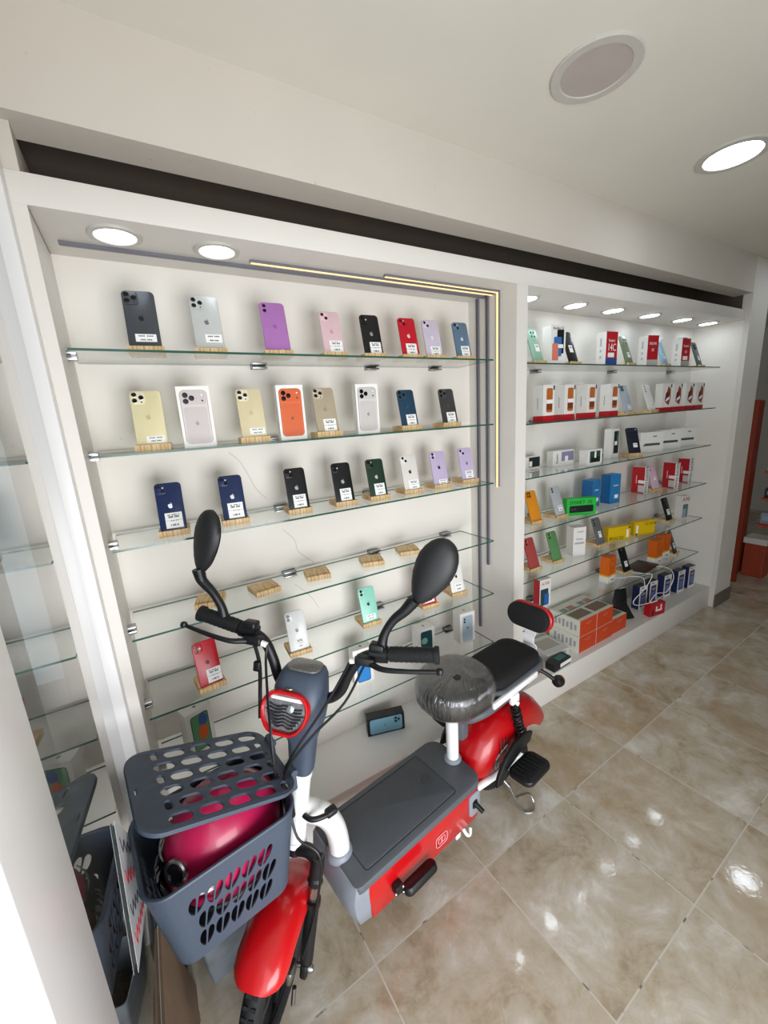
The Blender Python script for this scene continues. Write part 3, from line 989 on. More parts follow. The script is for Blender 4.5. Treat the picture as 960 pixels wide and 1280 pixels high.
for x, lab in ((2.856, 'white box with brown phone pair, first of the right four'), (2.988, 'white box with brown phone pair, second of the right four'), (3.145, 'white box with brown phone pair, third of the right four'), (3.290, 'white box with brown phone pair, last of the right four')):
    t = carton(x, 1.325, z, .088, .045, .168, -.12, lab, [R_WHITE], group='white boxes with red base and brown phone pair', bands=[(.012, .024, R_RED)])
    m = MB().prism([(-.018, .060), (.006, .150), (.030, .135), (.034, .080), (.022, .036), (.004, .045)], -.001, -.0003)
    m.build('phone_picture', cmat('8e4a28', .35), t, smooth=0)
    MB().prism([(-.020, .070), (-.012, .112), (.016, .120), (.012, .072)], -.0018, -.0011).build('second_phone_picture', cmat('6a1c1e', .35), t, smooth=0)
    MB().prism([(-.010, .058), (-.010, .074), (.022, .090), (.022, .074)], -.0026, -.0019).build('price_label', M_STICK, t, smooth=0)
    panel(t, .036, .152, .012, .020, cmat('4a5a50', .4), .001, name='corner_flash')
# row 3
z = ZR[2]
t = carton(1.745, 1.435, z, .150, .035, .068, 0, 'low white box with black picture, half hidden by the pillar', [R_WHITE], group='flat white boxes on the third shelf')
panel(t, .030, .038, .085, .052, cmat('1f2a2c', .35), .002)
panel(t, -.0, .030, .022, .028, M_STICK, .001, y=-.0009, name='price_label')
t = carton(1.974, 1.403, z, .160, .042, .082, -.115, 'white box lying on its side with violet phone picture', [R_WHITE], group='flat white boxes on the third shelf')
panel(t, .028, .050, .090, .050, cmat('8b84a8', .35), .002)
panel(t, .020, .036, .022, .030, M_STICK, .001, y=-.0009, name='price_label')
text('Redmi', .020, T_BLACK, t, face_front(-.048, .040, -.0008, pi / 2))
t = carton(2.072, 1.285, z, .119, .05, .082, -.05, 'low white box with dark green phone picture on the third shelf', [R_WHITE], group='flat white boxes on the third shelf')
panel(t, .0, .044, .085, .060, cmat('2d4a40', .35), .002)
panel(t, .004, .030, .070, .026, cmat('14201c', .35), .006, y=-.0009, name='printed_phone')
panel(t, .0, .055, .014, .034, M_STICK, .001, y=-.0014, name='price_label')
t = carton(2.415, 1.377, z, .078, .045, .170, .0, 'upright white box with dark phone picture beside the navy phone', [R_WHITE])
panel(t, .008, .090, .048, .130, cmat('1c2624', .35), .004)
panel(t, .020, .120, .018, .060, cmat('3f6a58', .35), .003, y=-.0009, name='printed_reflection')
panel(t, .004, .085, .026, .022, M_STICK, .001, y=-.0014, name='price_label')
rphone(2.560, 1.350, z, 'navy black phone with lenses in a row, third shelf', '1b2030', 'row', (.008, -.028, .026, .026, 1), row='third', bump_col='2a3348', yaw=-.45)
for i, (x, lab) in enumerate(((2.775, 'white box with a grey slim device drawn on it, nearest one'), (3.005, 'middle one of three white slim-device boxes, partly covered'), (3.225, 'white slim-device box nearest the right wall'))):
    t = carton(x, 1.352, z, .160, .04, .125, -.42, lab, [R_WHITE], name='device_box', group='white boxes with a slim device drawn on them')
    MB().prism([(-.060, .040), (-.044, .056), (.056, .056), (.058, .042)], -.001, -.0003).build('device_picture', cmat('4c4c52', .35), t, smooth=0)
    panel(t, .02, .098, .026, .008, cmat('888890', .5), .001, name='printed_name')
    MB().box((-.083, .025, .06), (.0008, .008, .085)).build('side_print', cmat('77777c', .5), t, smooth=0)
# row 4
z = ZR[3]
rphone(1.690, 1.365, z, 'orange yellow phone with four lenses, leftmost on its shelf', 'd68a22', 'quad', None, row='fourth', yaw=-.05, bump_col='b87418')
rphone(1.870, 1.355, z, 'silver phone behind the green box', 'adb0b4', 'pill', (.008, -.040, .030, .030, 2), row='fourth', yaw=.0, bump_col='9a9ea4')
t = carton(1.994, 1.298, z, .165, .045, .092, -.45, 'bright green box marked SMART 10 with black phone picture', [cmat('1fb13c', .4)], faces=(0,) * 6)
text('SMART 10', .028, T_BLACK, t, face_front(-.006, .070, -.0008), sx=1.05)
q = panel(t, .0, .034, .135, .038, cmat('17191c', .3), .006, name='phone_picture')
for lx in (-.052, -.036):
    MB().lathe([(.007, 0), (.007, .001), (.0005, .0012)], 14, 0, Matrix.Translation((lx, -.0014, .034)) @ Matrix.Rotation(pi / 2, 4, 'X')).build('printed_lens', cmat('3b3d40', .3), q)
MB().box((.0826, .0225, .046), (.001, .044, .091)).build('dark_side', T_BLACK, t, smooth=0)
for x, y, h, d, yw, lab in ((2.219, 1.358, .158, .095, .10, 'blue phone box left of the taller blue box'), (2.374, 1.336, .172, .11, -.09, 'taller blue phone box with a small white label')):
    t = carton(x, y, z, .092, .060, h, yw, lab, [cmat('2878b4', .4), cmat('1f5f96', .4)], faces=(1, 0, 0, 0, 0, 0), group='blue phone boxes on the fourth shelf')
    text('Redmi', .016, T_WHITE, t, face_front(.004, h * .62, -.0008))
    panel(t, .012, .040, .032, .022, M_STICK, .001, name='price_label')
for x, y, yw, lab in ((2.743, 1.400, -1.62, 'red box with white spine standing left of the pink phone'), (3.031, 1.352, -1.75, 'red box with white spine right of the pink phone'), (3.290, 1.378, -1.80, 'red box with white spine, last on the fourth shelf')):
    t = carton(x, y, z, .081, .046, .170, yw, lab, [R_RED, R_WHITE], faces=(0, 1, 0, 0, 0, 1), group='red phone boxes with white spines')
    text('REDMI Note', .032, T_BLACK, t, Matrix.Translation((.0409, .023, .088)) @ Matrix.Rotation(pi / 2, 4, 'Z') @ Matrix.Rotation(pi / 2, 4, 'X') @ Matrix.Rotation(-pi / 2, 4, 'Z'))
    panel(t, .022, .075, .040, .020, M_STICK, .001, name='price_label')
    panel(t, .022, .030, .038, .045, cmat('c8c6c4', .4), .003, name='phone_picture')
    MB().box((-.01, -.0006, .09), (.003, .0006, .05)).build('front_print', T_WHITE, t, smooth=0)
rphone(2.885, 1.372, z, 'pale pink phone leaning between the red boxes', 'd7b6c6', 'two', (.006, -.010, .022, .022, 1), row='fourth', yaw=-.1)
# row 5
z = ZR[4]
rphone(1.675, 1.358, z, 'brick red phone beside the pillar, fifth shelf', 'a34844', 'two', None, row='fifth', yaw=.0)
rphone(1.858, 1.356, z, 'leaf green phone right of the brick red one', '5c8a58', 'two', None, row='fifth', yaw=.0)
t = carton(2.029, 1.323, z, .078, .060, .168, -.35, 'plain white upright phone box on the fifth shelf', [R_WHITE])
text('Redmi', .015, cmat('8c8c90', .5), t, face_front(.004, .142, -.0008))
text('Note', .020, cmat('77777c', .5), t, face_front(.0, .100, -.0008))
panel(t, .0, .076, .060, .010, cmat('a6a6ac', .5), .001, name='printed_line')
rphone(2.282, 1.366, z, 'grey phone left of the yellow boxes', '66686a', 'tri', (.004, -.022, .026, .038, 1), row='fifth')
for x, y, yw, lab, up in ((2.450, 1.335, -.30, 'yellow POCO box lying on its side, the left one', 0), (2.680, 1.305, -.28, 'yellow POCO box lying on its side, the right one', 1)):
    t = carton(x, y, z, .165, .045, .088, yw, lab, [cmat('dcb608', .4), cmat('c29e04', .4)], faces=(1, 0, 0, 0, 0, 0), group='yellow phone boxes lying on the fifth shelf')
    text('POCO', .026 if up else .030, T_BLACK, t, face_front(.045 if up else -.020, .070 if up else .016, -.0008, pi if up else 0), sx=1.2)
    panel(t, .060 if not up else -.058, .040, .016, .050, M_STICK, .001, name='price_label')
    panel(t, .074 if not up else -.062, .078 if not up else .008, .012, .012, T_BLACK, .003, name='printed_dot')
rphone(3.095, 1.368, z, 'black phone beside the A90 box', '101114', 'two', (.004, -.022, .036, .040, 1), row='fifth')
t = carton(3.229, 1.319, z, .082, .04, .168, -.2, 'white box marked A90 in red beside the right wall', [R_WHITE])
text('A90', .044, T_RED, t, face_front(.006, .142, -.0008))
panel(t, .006, .060, .050, .095, cmat('5f7580', .35), .006, name='phone_picture')
panel(t, -.002, .045, .034, .060, cmat('9aa7ac', .35), .004, y=-.0009, name='second_phone_picture')
# row 6
z = ZR[5]
for x, y, lab, hid in ((1.495, 1.33, 'white and red box at the pillar, mostly hidden by the backrest', 1), (1.795, 1.360, 'red and white phone box marked A100 above the stacked boxes', 0)):
    t = carton(x, y, z, .083, .045, .165, -.10, lab, [R_WHITE, R_RED], faces=(1, 0, 0, 0, 0, 0), group='red and white boxes at the left of the lowest shelf')
    text('A100', .026, T_RED, t, face_front(0, .140, -.0008))
    panel(t, -.006, .060, .058, .098, cmat('27434e', .35), .006, name='phone_picture')
    q = panel(t, .010, .045, .034, .068, cmat('2f62a8', .35), .006, y=-.0009, name='blue_phone_picture')
OR_ = cmat('d4620e', .4)
for x, y, yw, lab in ((2.385, 1.329, .05, 'orange and white box standing alone on the lowest shelf'), (2.916, 1.312, .0, 'orange and white box left of its twin'), (3.072, 1.340, -.08, 'orange and white box beside the black phone')):
    t = carton(x, y, z, .084, .054, .166, yw, lab, [R_WHITE, OR_], faces=(0,) * 6, bands=[(.1084, .1168, OR_), (.046, .012, cmat('e2b23a', .4))], group='orange topped phone boxes on the lowest shelf')
    m = MB()
    for r_, zc in ((.028, .118), (.018, .082)):
        m.tube([(r_ * cos(a * pi / 12), -.0014, zc + r_ * sin(a * pi / 12)) for a in range(25)], .0012, 5, smooth=False)
    m.build('printed_ring', cmat('a8480a', .4), t)
    panel(t, .010, .016, .034, .010, cmat('8a8a8c', .5), .001, name='printed_name')
rphone(2.600, 1.370, z, 'black phone on display beside the flat dark tablet', '14161c', 'two', (.002, -.030, .032, .036, 1), row='lowest')
rphone(3.185, 1.352, z, 'black phone at the right end of the lowest shelf', '15161a', 'two', (.002, -.028, .036, .040, 1), row='lowest', yaw=.2)
t = empty('tablet', (2.745, 1.335, z + .0005), .10, 'dark brown tablet lying flat with charging cables', 'tablet')
MB().prism(rrect(.215, .130, .010), 0, .009, bev=.002, M=Matrix.Rotation(pi / 2, 4, 'X') @ Matrix.Translation((0, 0, 0))).build('body', cmat('2b201d', .35), t, Matrix.Translation((0, 0, .009)))
MB().box((.06, -.05, .0085), (.012, .010, .006), bev=.001).build('charging_plug', M_WHITE, t)

# ---------------------------------------------------------------- right plinth
z = .158
for i, (x, y, lab) in enumerate(((2.804, 1.337, 'navy and white phone box, first of five on the plinth'), (2.937, 1.337, 'navy and white phone box, second of five on the plinth'), (3.122, 1.332, 'navy and white phone box, third of five on the plinth'), (3.278, 1.312, 'navy and white phone box, fourth of five on the plinth'), (3.425, 1.305, 'navy and white phone box, last beside the right wall'))):
    t = carton(x, y, z, .088, .050, .168, -.08, lab, [R_WHITE, cmat('1b2450', .4), cmat('15192e', .4)], faces=(1, 0, 0, 1, 0, 2), group='navy and white phone boxes on the plinth')
    q = panel(t, .0, .078, .060, .118, cmat('23264a', .3), .006, name='phone_picture')
    panel(q, .0, .060, .046, .060, cmat('5f6cb4', .3), .004, y=-.0009, name='screen_picture')
    panel(q, .0, .110, .040, .018, cmat('8f96ac', .3), .002, y=-.0009, name='printed_name')
    panel(t, -.01, .154, .030, .006, cmat('555a70', .5), .001, name='printed_name')
t = carton(2.784, 1.231, z, .140, .044, .085, -.17, 'small red box with white figure lying at the plinth edge', [cmat('b81420', .4), T_WHITE], faces=(0, 0, 0, 0, 0, 0))
m = MB()
m.box((.010, -.0008, .036), (.060, .001, .012)).box((-.012, -.0008, .048), (.012, .001, .036)).box((.030, -.0008, .054), (.012, .001, .040))
m.build('white_figure', T_WHITE, t, smooth=0)
panel(t, -.045, .026, .014, .040, T_BLACK, .002, name='printed_dot')
# stacked flat orange-sided boxes
ORF = cmat('c63f12', .45)
CREAM = cmat('d9d8cc', .5)
GB = 'flat orange-fronted accessory boxes stacked on the plinth'


def flat_box(x, y, z, w, d, h, yaw, label, front=ORF):
    t = carton(x, y, z, w, d, h, yaw, label, [CREAM, front], name='accessory_box', faces=(0, 0, 1, 0, 0, 0), group=GB)
    m = MB()
    m.box((0, d * .30, h + .0006), (w * .86, d * .36, .001), 0)
    m.box((w * .18, d * .68, h + .0006), (w * .34, d * .22, .001), 1)
    m.box((-w * .22, d * .70, h + .0006), (w * .30, d * .16, .001), 2)
    m.build('top_picture', [cmat('7c6a58', .45), cmat('b04828', .45), cmat('5f6a60', .45)], t, smooth=0)
    m = MB()
    for i in range(6):
        m.box((-w / 2 - .0006, d * (.14 + .13 * i), h * .5), (.001, d * .07, h * (.5 if i % 2 else .34)), 0)
    m.build('side_print', cmat('a09fa4', .5), t, smooth=0)
    m = MB()
    m.tube([(-.028, -.0008, h * .72), (0, -.0008, h * .62), (.028, -.0008, h * .76)], .0012, 5, 0)
    m.tube([(-.020, -.0008, h * .66), (.012, -.0008, h * .80)], .001, 5, 0)
    m.build('front_print', cmat('c8806a', .5), t)
    return t


HB = .099
for (x, lv, lab) in ((2.060, 0, 'orange-fronted flat box, lower one at the near end'), (2.226, 0, 'orange-fronted flat box, lower one in the middle'), (2.060, 1, 'orange-fronted flat box, upper one at the near end'), (2.226, 1, 'orange-fronted flat box, upper one in the middle')):
    flat_box(x + (.006 if lv else 0), 1.262 + (.004 if lv else 0), z + lv * (HB + .0006), .162, .2, HB, 0, lab)
flat_box(2.394, 1.268, z, .160, .19, HB, 0, 'orange-fronted flat box standing alone at the right of its stack')
t = carton(1.845, 1.300, z, .170, .165, .045, -.10, 'pale grey flat gadget box lying left of the orange stack', [cmat('c9c8c4', .5)], name='accessory_box')
panel(t, 0, .022, .12, .020, cmat('8f9298', .5), .002, name='printed_line')
MB().box((0, .09, .0456), (.13, .09, .001)).build('top_picture', cmat('a7a29a', .5), t, smooth=0)
t = carton(1.790, 1.232, z, .150, .055, .042, .05, 'black gadget box with white lettering behind the rear seat', [cmat('1a1b20', .4)], name='accessory_box')
panel(t, .03, .020, .10, .022, T_WHITE, .002, name='white_lettering')
MB().box((.02, .03, .0426), (.07, .035, .001)).build('top_picture', cmat('2f6b68', .4), t, smooth=0)
t = carton(1.62, 1.27, z, .14, .15, .03, .1, 'brown cardboard piece on the plinth under the rear seat', [cmat('8a6a34', .7)], name='cardboard_sheet')
# black device leaning with its cable
t = empty('tablet_stand', (2.560, 1.340, z), -.35, 'black folded tablet stand beside the orange boxes', 'tablet stand')
MB().prism([(-.060, 0), (.075, 0), (.040, .100), (.055, .200), (-.025, .200), (-.055, .130)], -.006, .006, bev=.002, M=Matrix.Rotation(radians(-20), 4, 'X')).build('panel', cmat('0f1013', .4), t, Matrix.Translation((0, -.02, .004)))
MB().prism([(-.050, 0), (.055, 0), (.040, .13), (-.035, .13)], -.005, .005, bev=.002, M=Matrix.Rotation(radians(28), 4, 'X')).build('support', cmat('14151a', .5), t, Matrix.Translation((0, .075, .004)))
cb = MB()
zs = ZR[5]
cb.tube([(2.62, 1.33, zs + .004), (2.66, 1.262, zs + .006), (2.70, 1.245, zs - .01), (2.62, 1.238, .40), (2.50, 1.245, .34), (2.56, 1.25, .29), (2.75, 1.24, .265), (2.86, 1.245, .27)], .0026, 6)
cb.tube([(2.80, 1.30, zs + .006), (2.86, 1.262, zs + .006), (2.95, 1.243, .43), (2.98, 1.24, .36), (2.90, 1.24, .29), (2.78, 1.244, .31), (2.70, 1.243, .27), (2.80, 1.245, .25)], .0026, 6)
tag(cb.build('charging_cable', M_WHITE), 'tangled white charging cable hanging before the navy boxes', 'cable')
cb = MB()
cb.tube([(2.40, 1.40, zs + .004), (2.47, 1.33, zs + .004), (2.55, 1.30, zs + .004), (2.58, 1.262, zs + .006), (2.60, 1.245, zs - .01), (2.61, 1.24, .41)], .0022, 6)
tag(cb.build('charging_cable', M_WHITE), 'short white cable lying beside the lone orange box', 'cable')
# anti-theft puck on shelf five
tag(MB().lathe([(.011, 0), (.011, .010), (.009, .013), (.001, .013)], 20, 0, Matrix.Translation((1.93, 1.43, ZR[4] + .0005))).build('alarm_puck', M_BLACK), 'small black alarm puck behind the leaf green phone', 'alarm')

# ---------------------------------------------------------------- beyond the pillar
M_ORW = mat('orange_slat_panel', 'b04a2c', rough=.5, var=.08, vscale=20)
M_ORD = mat('dark_orange_board', '8c3218', rough=.5, var=.08)
t = empty('display_cabinet', (4.44, 1.19, 0), .0, 'orange display cabinet with shelves of goods beyond the pillar', 'cabinet')
MB().box((-.24, .12, .76), (.04, .06, 1.52), bev=.002).box((-.10, .155, .76), (.30, .012, 1.50)).build('side_panel', M_ORD, t)
for zz in (.42, .66, .90, 1.24):
    MB().box((.55, -.15, zz), (.76, .54, .022)).build('shelf_board', M_ORW, t)
MB().box((.94, -.15, .78), (.02, .56, 1.56), bev=.002).build('back_panel', M_ORD, t)
m = MB()
for i in range(12):
    m.cyl((-.012, -.005 + .0118 * i, .004), (-.012, -.005 + .0118 * i, .30), .006, 8)
m.box((.06, .06, .15), (.14, .14, .30))
m.build('slatted_base', M_ORW, t)
MB().box((.06, .06, .325), (.17, .16, .05)).build('counter_top', M_BOARD, t)
sg = MB().box((0, 0, 0), (.02, .70, .26)).build('sign_panel', mat('grey_sign_panel', '6e6762', rough=.6))
sg.location = (5.62, 1.17, 1.70)
tag(sg, 'grey sign panel with dark red capitals beyond the pillar', 'sign')
text('MOVIES', .16, cmat('5c1a20', .6), sg, face_left(.02, -.02, -.0105), sx=1.0)
rnd = random.Random(3)
hexs = ['8b8b8e', 'c9c8c6', '8fa3b4', '26272b', '2f6d74']
names_ = ['grey', 'white', 'pale blue', 'black', 'teal']
k_ = 0
where = {.4315: 'on the lowest orange board', .6715: 'on the second orange board', .9115: 'on the third orange board', 1.2515: 'on the top orange board'}
for zz in (.4315, .6715, .9115, 1.2515):
    for i in range(3):
        h_ = .08 + .09 * rnd.random()
        ci = (k_ * 3 + i * 2) % 5
        o = MB().box((0, .0, h_ / 2), (.06, .09, h_), bev=.003)
        o.box((-.0305, 0, h_ * .5), (.001, .06, h_ * .4), 1)
        oo = o.build('goods_box', [cmat(hexs[ci], .5), cmat(hexs[(ci + 2) % 5], .5)])
        oo.location = (4.68, 1.26 - i * .13, zz + .0005)
        oo.rotation_euler = (0, 0, -.3 + .5 * rnd.random())
        tag(oo, '%s accessory pack %s, %s the cabinet side' % (names_[ci], where[zz], ('next to', 'second from', 'farthest from')[i]), 'box', 'accessory packs in the orange cabinet')
    k_ += 1

# ================================================================== THE SCOOTER
TH = .1333
RootM = Matrix.Translation((.3, .9236, 0)) @ Matrix.Rotation(TH, 4, 'Z')
SCO = empty('electric_scooter', (.3, .9236, 0), TH, 'red and grey two-seat electric scooter with basket, standing on the tiles', 'scooter')


def part(mb, name, mats, parent=None, smooth=40, M=None):
    return mb.build(name, mats, parent if parent is not None else SCO, M, smooth=smooth)


def hseq(pairs):
    return pairs


# --- battery box / deck
def rr_sec(x0, x1, hw, r, z, seg=6, rf=None):
    """rounded rectangle in XY between x0 and x1, half width hw; rf = front corner radius"""
    rf = r if rf is None else rf
    pts = []
    for cx, cy, a0, rad in ((x1 - r, hw - r, 0, r), (x0 + rf, hw - rf, 90, rf), (x0 + rf, -hw + rf, 180, rf), (x1 - r, -hw + r, 270, r)):
        for k in range(seg + 1):
            a = radians(a0 + 90 * k / seg)
            pts.append((cx + rad * cos(a), cy + rad * sin(a), z))
    return pts


m = MB()
m.loft([rr_sec(.035, .532, .118, .05, .150, rf=.006), rr_sec(.033, .534, .1235, .05, .158, rf=.006), rr_sec(.022, .536, .1235, .052, .284, rf=.006)])
part(m, 'battery_case', M_RED)
m = MB()
m.loft([rr_sec(-.012, .538, .1255, .054, .280, rf=.020), rr_sec(-.012, .538, .1255, .054, .292, rf=.020), rr_sec(-.010, .534, .122, .052, .299, rf=.02), rr_sec(-.004, .526, .114, .050, .302, rf=.02)])
deck = part(m, 'deck_cover', M_GREY)
m = MB()
m.loft([rr_sec(.040, .415, .098, .010, .3015), rr_sec(.040, .415, .098, .010, .3035), rr_sec(.042, .413, .096, .009, .3045)])
lid_ = part(m, 'battery_lid', mat('textured_grey_plastic', '50545a', rough=.6, var=.06, bump=.35, bscale=260), deck)
m = MB()
o2 = rr_sec(.037, .418, .101, .012, .3019)
m.tube(o2 + [o2[0]], .0011, 4, smooth=False)
part(m, 'lid_seam', M_BLACK, deck)
m = MB()
m.lathe([(.017, 0), (.017, .0016), (.014, .0022), (.0005, .0022)], 28, 0, Matrix.Translation((.372, 0, .3045)))
m.tube([(.372 + .0175 * cos(a * pi / 10), .0175 * sin(a * pi / 10), .3050) for a in range(21)], .0009, 4, smooth=False)
part(m, 'lid_lock', mat('lock_grey', '3f4247', rough=.4), deck)
# grey nose in front of the battery box
m = MB()
nose = []
for zz, xf, hw, xb in ((.135, -.004, .098, .040), (.150, -.012, .112, .040), (.200, -.030, .120, .036), (.250, -.034, .122, .030), (.285, -.026, .124, .028), (.297, -.016, .120, .026)):
    pts = []
    nn = 7
    for k in range(nn + 1):
        a = pi * .5 + pi * k / nn
        cx = cos(a)
        sx_ = sin(a)
        e = .38
        px = math.copysign(abs(cx) ** e, cx)
        py = math.copysign(abs(sx_) ** e, sx_)
        pts.append((xb - .012 + (xb - .012 - xf) * px, hw * py, zz))
    pts.append((xb, -hw, zz))
    pts.append((xb, hw, zz))
    nose.append(pts)
m.loft(nose)
part(m, 'nose_cover', M_LGREY)
m = MB()
m.lathe([(.040, 0), (.040, .008), (.034, .018), (.031, .020)], 28, 0, Matrix.Translation((.010, 0, .296)))
part(m, 'frame_collar', M_LGREY)
m = MB()
m.lathe([(.032, 0), (.032, .006), (.026, .013), (.022, .014)], 28, 0, Matrix.Translation((.511, 0, .300)))
part(m, 'post_collar', M_LGREY, None)
# underside frame
m = MB()
m.box((.27, 0, .135), (.44, .10, .03), bev=.006)
part(m, 'under_frame', M_BLACK)
# emblem on the side
m = MB()
ring = [(.316 + p[0], p[1] + .205) for p in rrect(.052, .040, .012)]
ring3 = [Vector((p[0], -.1246, p[1])) for p in ring]
m.tube([tuple(p) for p in ring3] + [tuple(ring3[0])], .0016, 5, smooth=False)
inner = [Vector((.316 + p[0], -.1246, .205 + p[1])) for p in rrect(.030, .020, .006)]
m.tube([tuple(p) for p in inner] + [tuple(inner[0])], .0014, 5, smooth=False)
m.box((.316, -.1246, .205), (.004, .002, .018))
part(m, 'side_emblem', cmat('d8a0a4', .4))
# charging port
m = MB()
m.prism([(.480 + p[0], .225 + p[1]) for p in rrect(.056, .090, .018)], -.128, -.121, bev=.002)
port = part(m, 'charging_port', M_LGREY)
m = MB()
m.prism([(.480 + p[0], .225 + p[1]) for p in rrect(.026, .034, .011)], -.1295, -.127, bev=.001)
m.cyl((.480, -.128, .228), (.487, -.158, .212), .0085, 14, 0)
part(m, 'port_plug', M_BLACK, port)
# front folding foot peg (near side)
m = MB()
m.box((.118, -.135, .205), (.030, .024, .030), bev=.005)
m.prism([(.190 + p[0], p[1]) for p in rrect(.125, .040, .018)], -.012, .012, bev=.005, M=Matrix.Translation((0, -.155, .198)) @ Matrix.Rotation(radians(70), 4, 'X'))
peg = part(m, 'front_foot_peg', M_BLACK)
for px, pz in ((.100, .210), (.128, .214), (.128, .194)):
    part(MB().lathe([(.005, 0), (.005, .004), (.003, .006), (.0004, .006)], 12, 0, Matrix.Translation((px, -.147, pz)) @ Matrix.Rotation(pi / 2, 4, 'X')), 'bolt', M_CHROME, peg)
m = MB()
m.prism([(.190 + p[0], p[1]) for p in rrect(.125, .040, .018)], -.012, .012, bev=.005, M=Matrix.Translation((0, .155, .198)) @ Matrix.Rotation(radians(-70), 4, 'X'))
m.box((.118, .135, .205), (.030, .024, .030), bev=.005)
part(m, 'front_foot_peg', M_BLACK)
# little white hooks below
m = MB()
m.tube([(.43, -.11, .150), (.437, -.125, .125), (.45, -.128, .118), (.462, -.12, .130)], .006, 8)
m.box((.405, -.112, .138), (.022, .012, .026), bev=.003)
part(m, 'cable_hook', M_WHITE)

# --- frame tube and head tube
m = MB()
m.tube([(.012, 0, .285), (.012, 0, .345), (.002, 0, .405), (-.022, 0, .460), (-.058, 0, .505), (-.090, 0, .535)], [.031, .031, .031, .031, .031, .030], 20)
part(m, 'frame_tube', M_WHITE)
AX = Vector((.2, 0, .98)).normalized()
OS = Vector((-.073, 0, .65))
m = MB()
m.cyl(OS - AX * .205, OS + AX * .0, .026, 24)
m.cyl(OS - AX * .21, OS - AX * .195, .029, 24)
m.cyl(OS - AX * .012, OS + AX * .004, .029, 24)
part(m, 'head_tube', M_WHITE)

# --- steering frame
ST = radians(40)
f0 = Vector((-AX.z, 0, AX.x))
l0 = Vector((0, -1, 0))
SF = cos(ST) * f0 + sin(ST) * l0
SL = cos(ST) * l0 - sin(ST) * f0
SM = Matrix.Translation(OS) @ Matrix(((SF.x, SL.x, AX.x), (SF.y, SL.y, AX.y), (SF.z, SL.z, AX.z))).to_4x4()
# steering coordinates: x forward, y toward the scooter's left (near the camera), h along the axis

# wheel centre in steering coordinates
hw_ = (.178 - .65 - .06 * SF.z) / AX.z
WC = Vector((.06, 0, hw_))


def torus(mb, R, r, seg=48, ts=12, mi=0, M=None, squash=1.0, M2=None):
    secs = []
    for i in range(seg + 1):
        a = 2 * pi * i / seg
        secs.append([((R + r * cos(2 * pi * k / ts)) * cos(a), r * squash * sin(2 * pi * k / ts), (R + r * cos(2 * pi * k / ts)) * sin(a)) for k in range(ts)])
    return mb.loft(secs, mi, M, cap=False)


def wheel(parent, M, name, disc=True):
    m = MB()
    torus(m, .152, .026, 56, 14, 0)
    for i in range(56):
        a = 2 * pi * i / 56
        for s in (-1, 1):
            m.box((0, s * .009, .1775), (.007, .012, .003), 0, Matrix.Rotation(a, 4, 'Y'))
    tyre = m.build(name, M_RUBBER, parent, M)
    m = MB()
    m.lathe([(.128, -.014), (.134, -.014), (.130, 0), (.134, .014), (.128, .014), (.124, .008), (.124, -.008)], 48, 0, Matrix.Rotation(pi / 2, 4, 'X'), cap=False)
    for i in range(6):
        a = 2 * pi * i / 6
        m.box((0, 0, .08), (.020, .014, .10), 0, Matrix.Rotation(a, 4, 'Y'), bev=.003)
    m.build('rim', M_BLACK, tyre)
    m = MB()
    m.lathe([(.030, -.028), (.034, -.024), (.034, .024), (.030, .028)], 28, 0, Matrix.Rotation(pi / 2, 4, 'X'))
    m.build('hub', M_CHROME, tyre)
    if disc:
        m = MB()
        m.lathe([(.052, .030), (.060, .030), (.060, .033), (.052, .033)], 40, 0, Matrix.Rotation(pi / 2, 4, 'X'), cap=False)
        for i in range(5):
            m.box((0, -.0315, .042), (.008, .003, .026), 0, Matrix.Rotation(2 * pi * i / 5, 4, 'Y'))
        m.build('brake_disc', M_CHROME, tyre)
    return tyre


wheel(SCO, SM @ Matrix.Translation(WC) @ Matrix.Rotation(0, 4, 'Z') @ Matrix.Rotation(0, 4, 'X'), 'front_wheel')
m = MB()


def fender(mb, cx, cz, prof, hw, skirt, M=None, th=.003):
    """prof: list of (angle deg, radius, halfwidth scale); angle 0 = +x ; shell with rounded cross section"""
    secs = []
    for a, R, ws in prof:
        ca, sa = cos(radians(a)), sin(radians(a))
        w = hw * ws
        sec = []
        K = 12
        outer = []
        for k in range(K + 1):
            t = -1 + 2 * k / K
            ang = t * pi / 2
            y = w * math.copysign(abs(sin(ang)) ** .75, t)
            dr = -skirt * ws * (1 - abs(cos(ang)) ** .9)
            outer.append((y, R + dr))
        inn = [(y * (1 - th / w), r - th * (1 if abs(y) < w * .9 else 0)) for y, r in reversed(outer)]
        for y, r in outer + inn:
            sec.append((cx + r * ca, y, cz + r * sa))
        secs.append(sec)
    mb.loft(secs, 0, M)


prof = [(a, .204 + (.004 if a < 60 else 0), s) for a, s in ((37, .62), (39.5, .82), (44, .95), (52, 1), (70, 1), (90, 1), (110, .98), (130, .9), (150, .74), (160, .6))]
fender(m, WC.x, WC.z, prof, .066, .045, SM)
part(m, 'front_fender', M_RED, smooth=50)
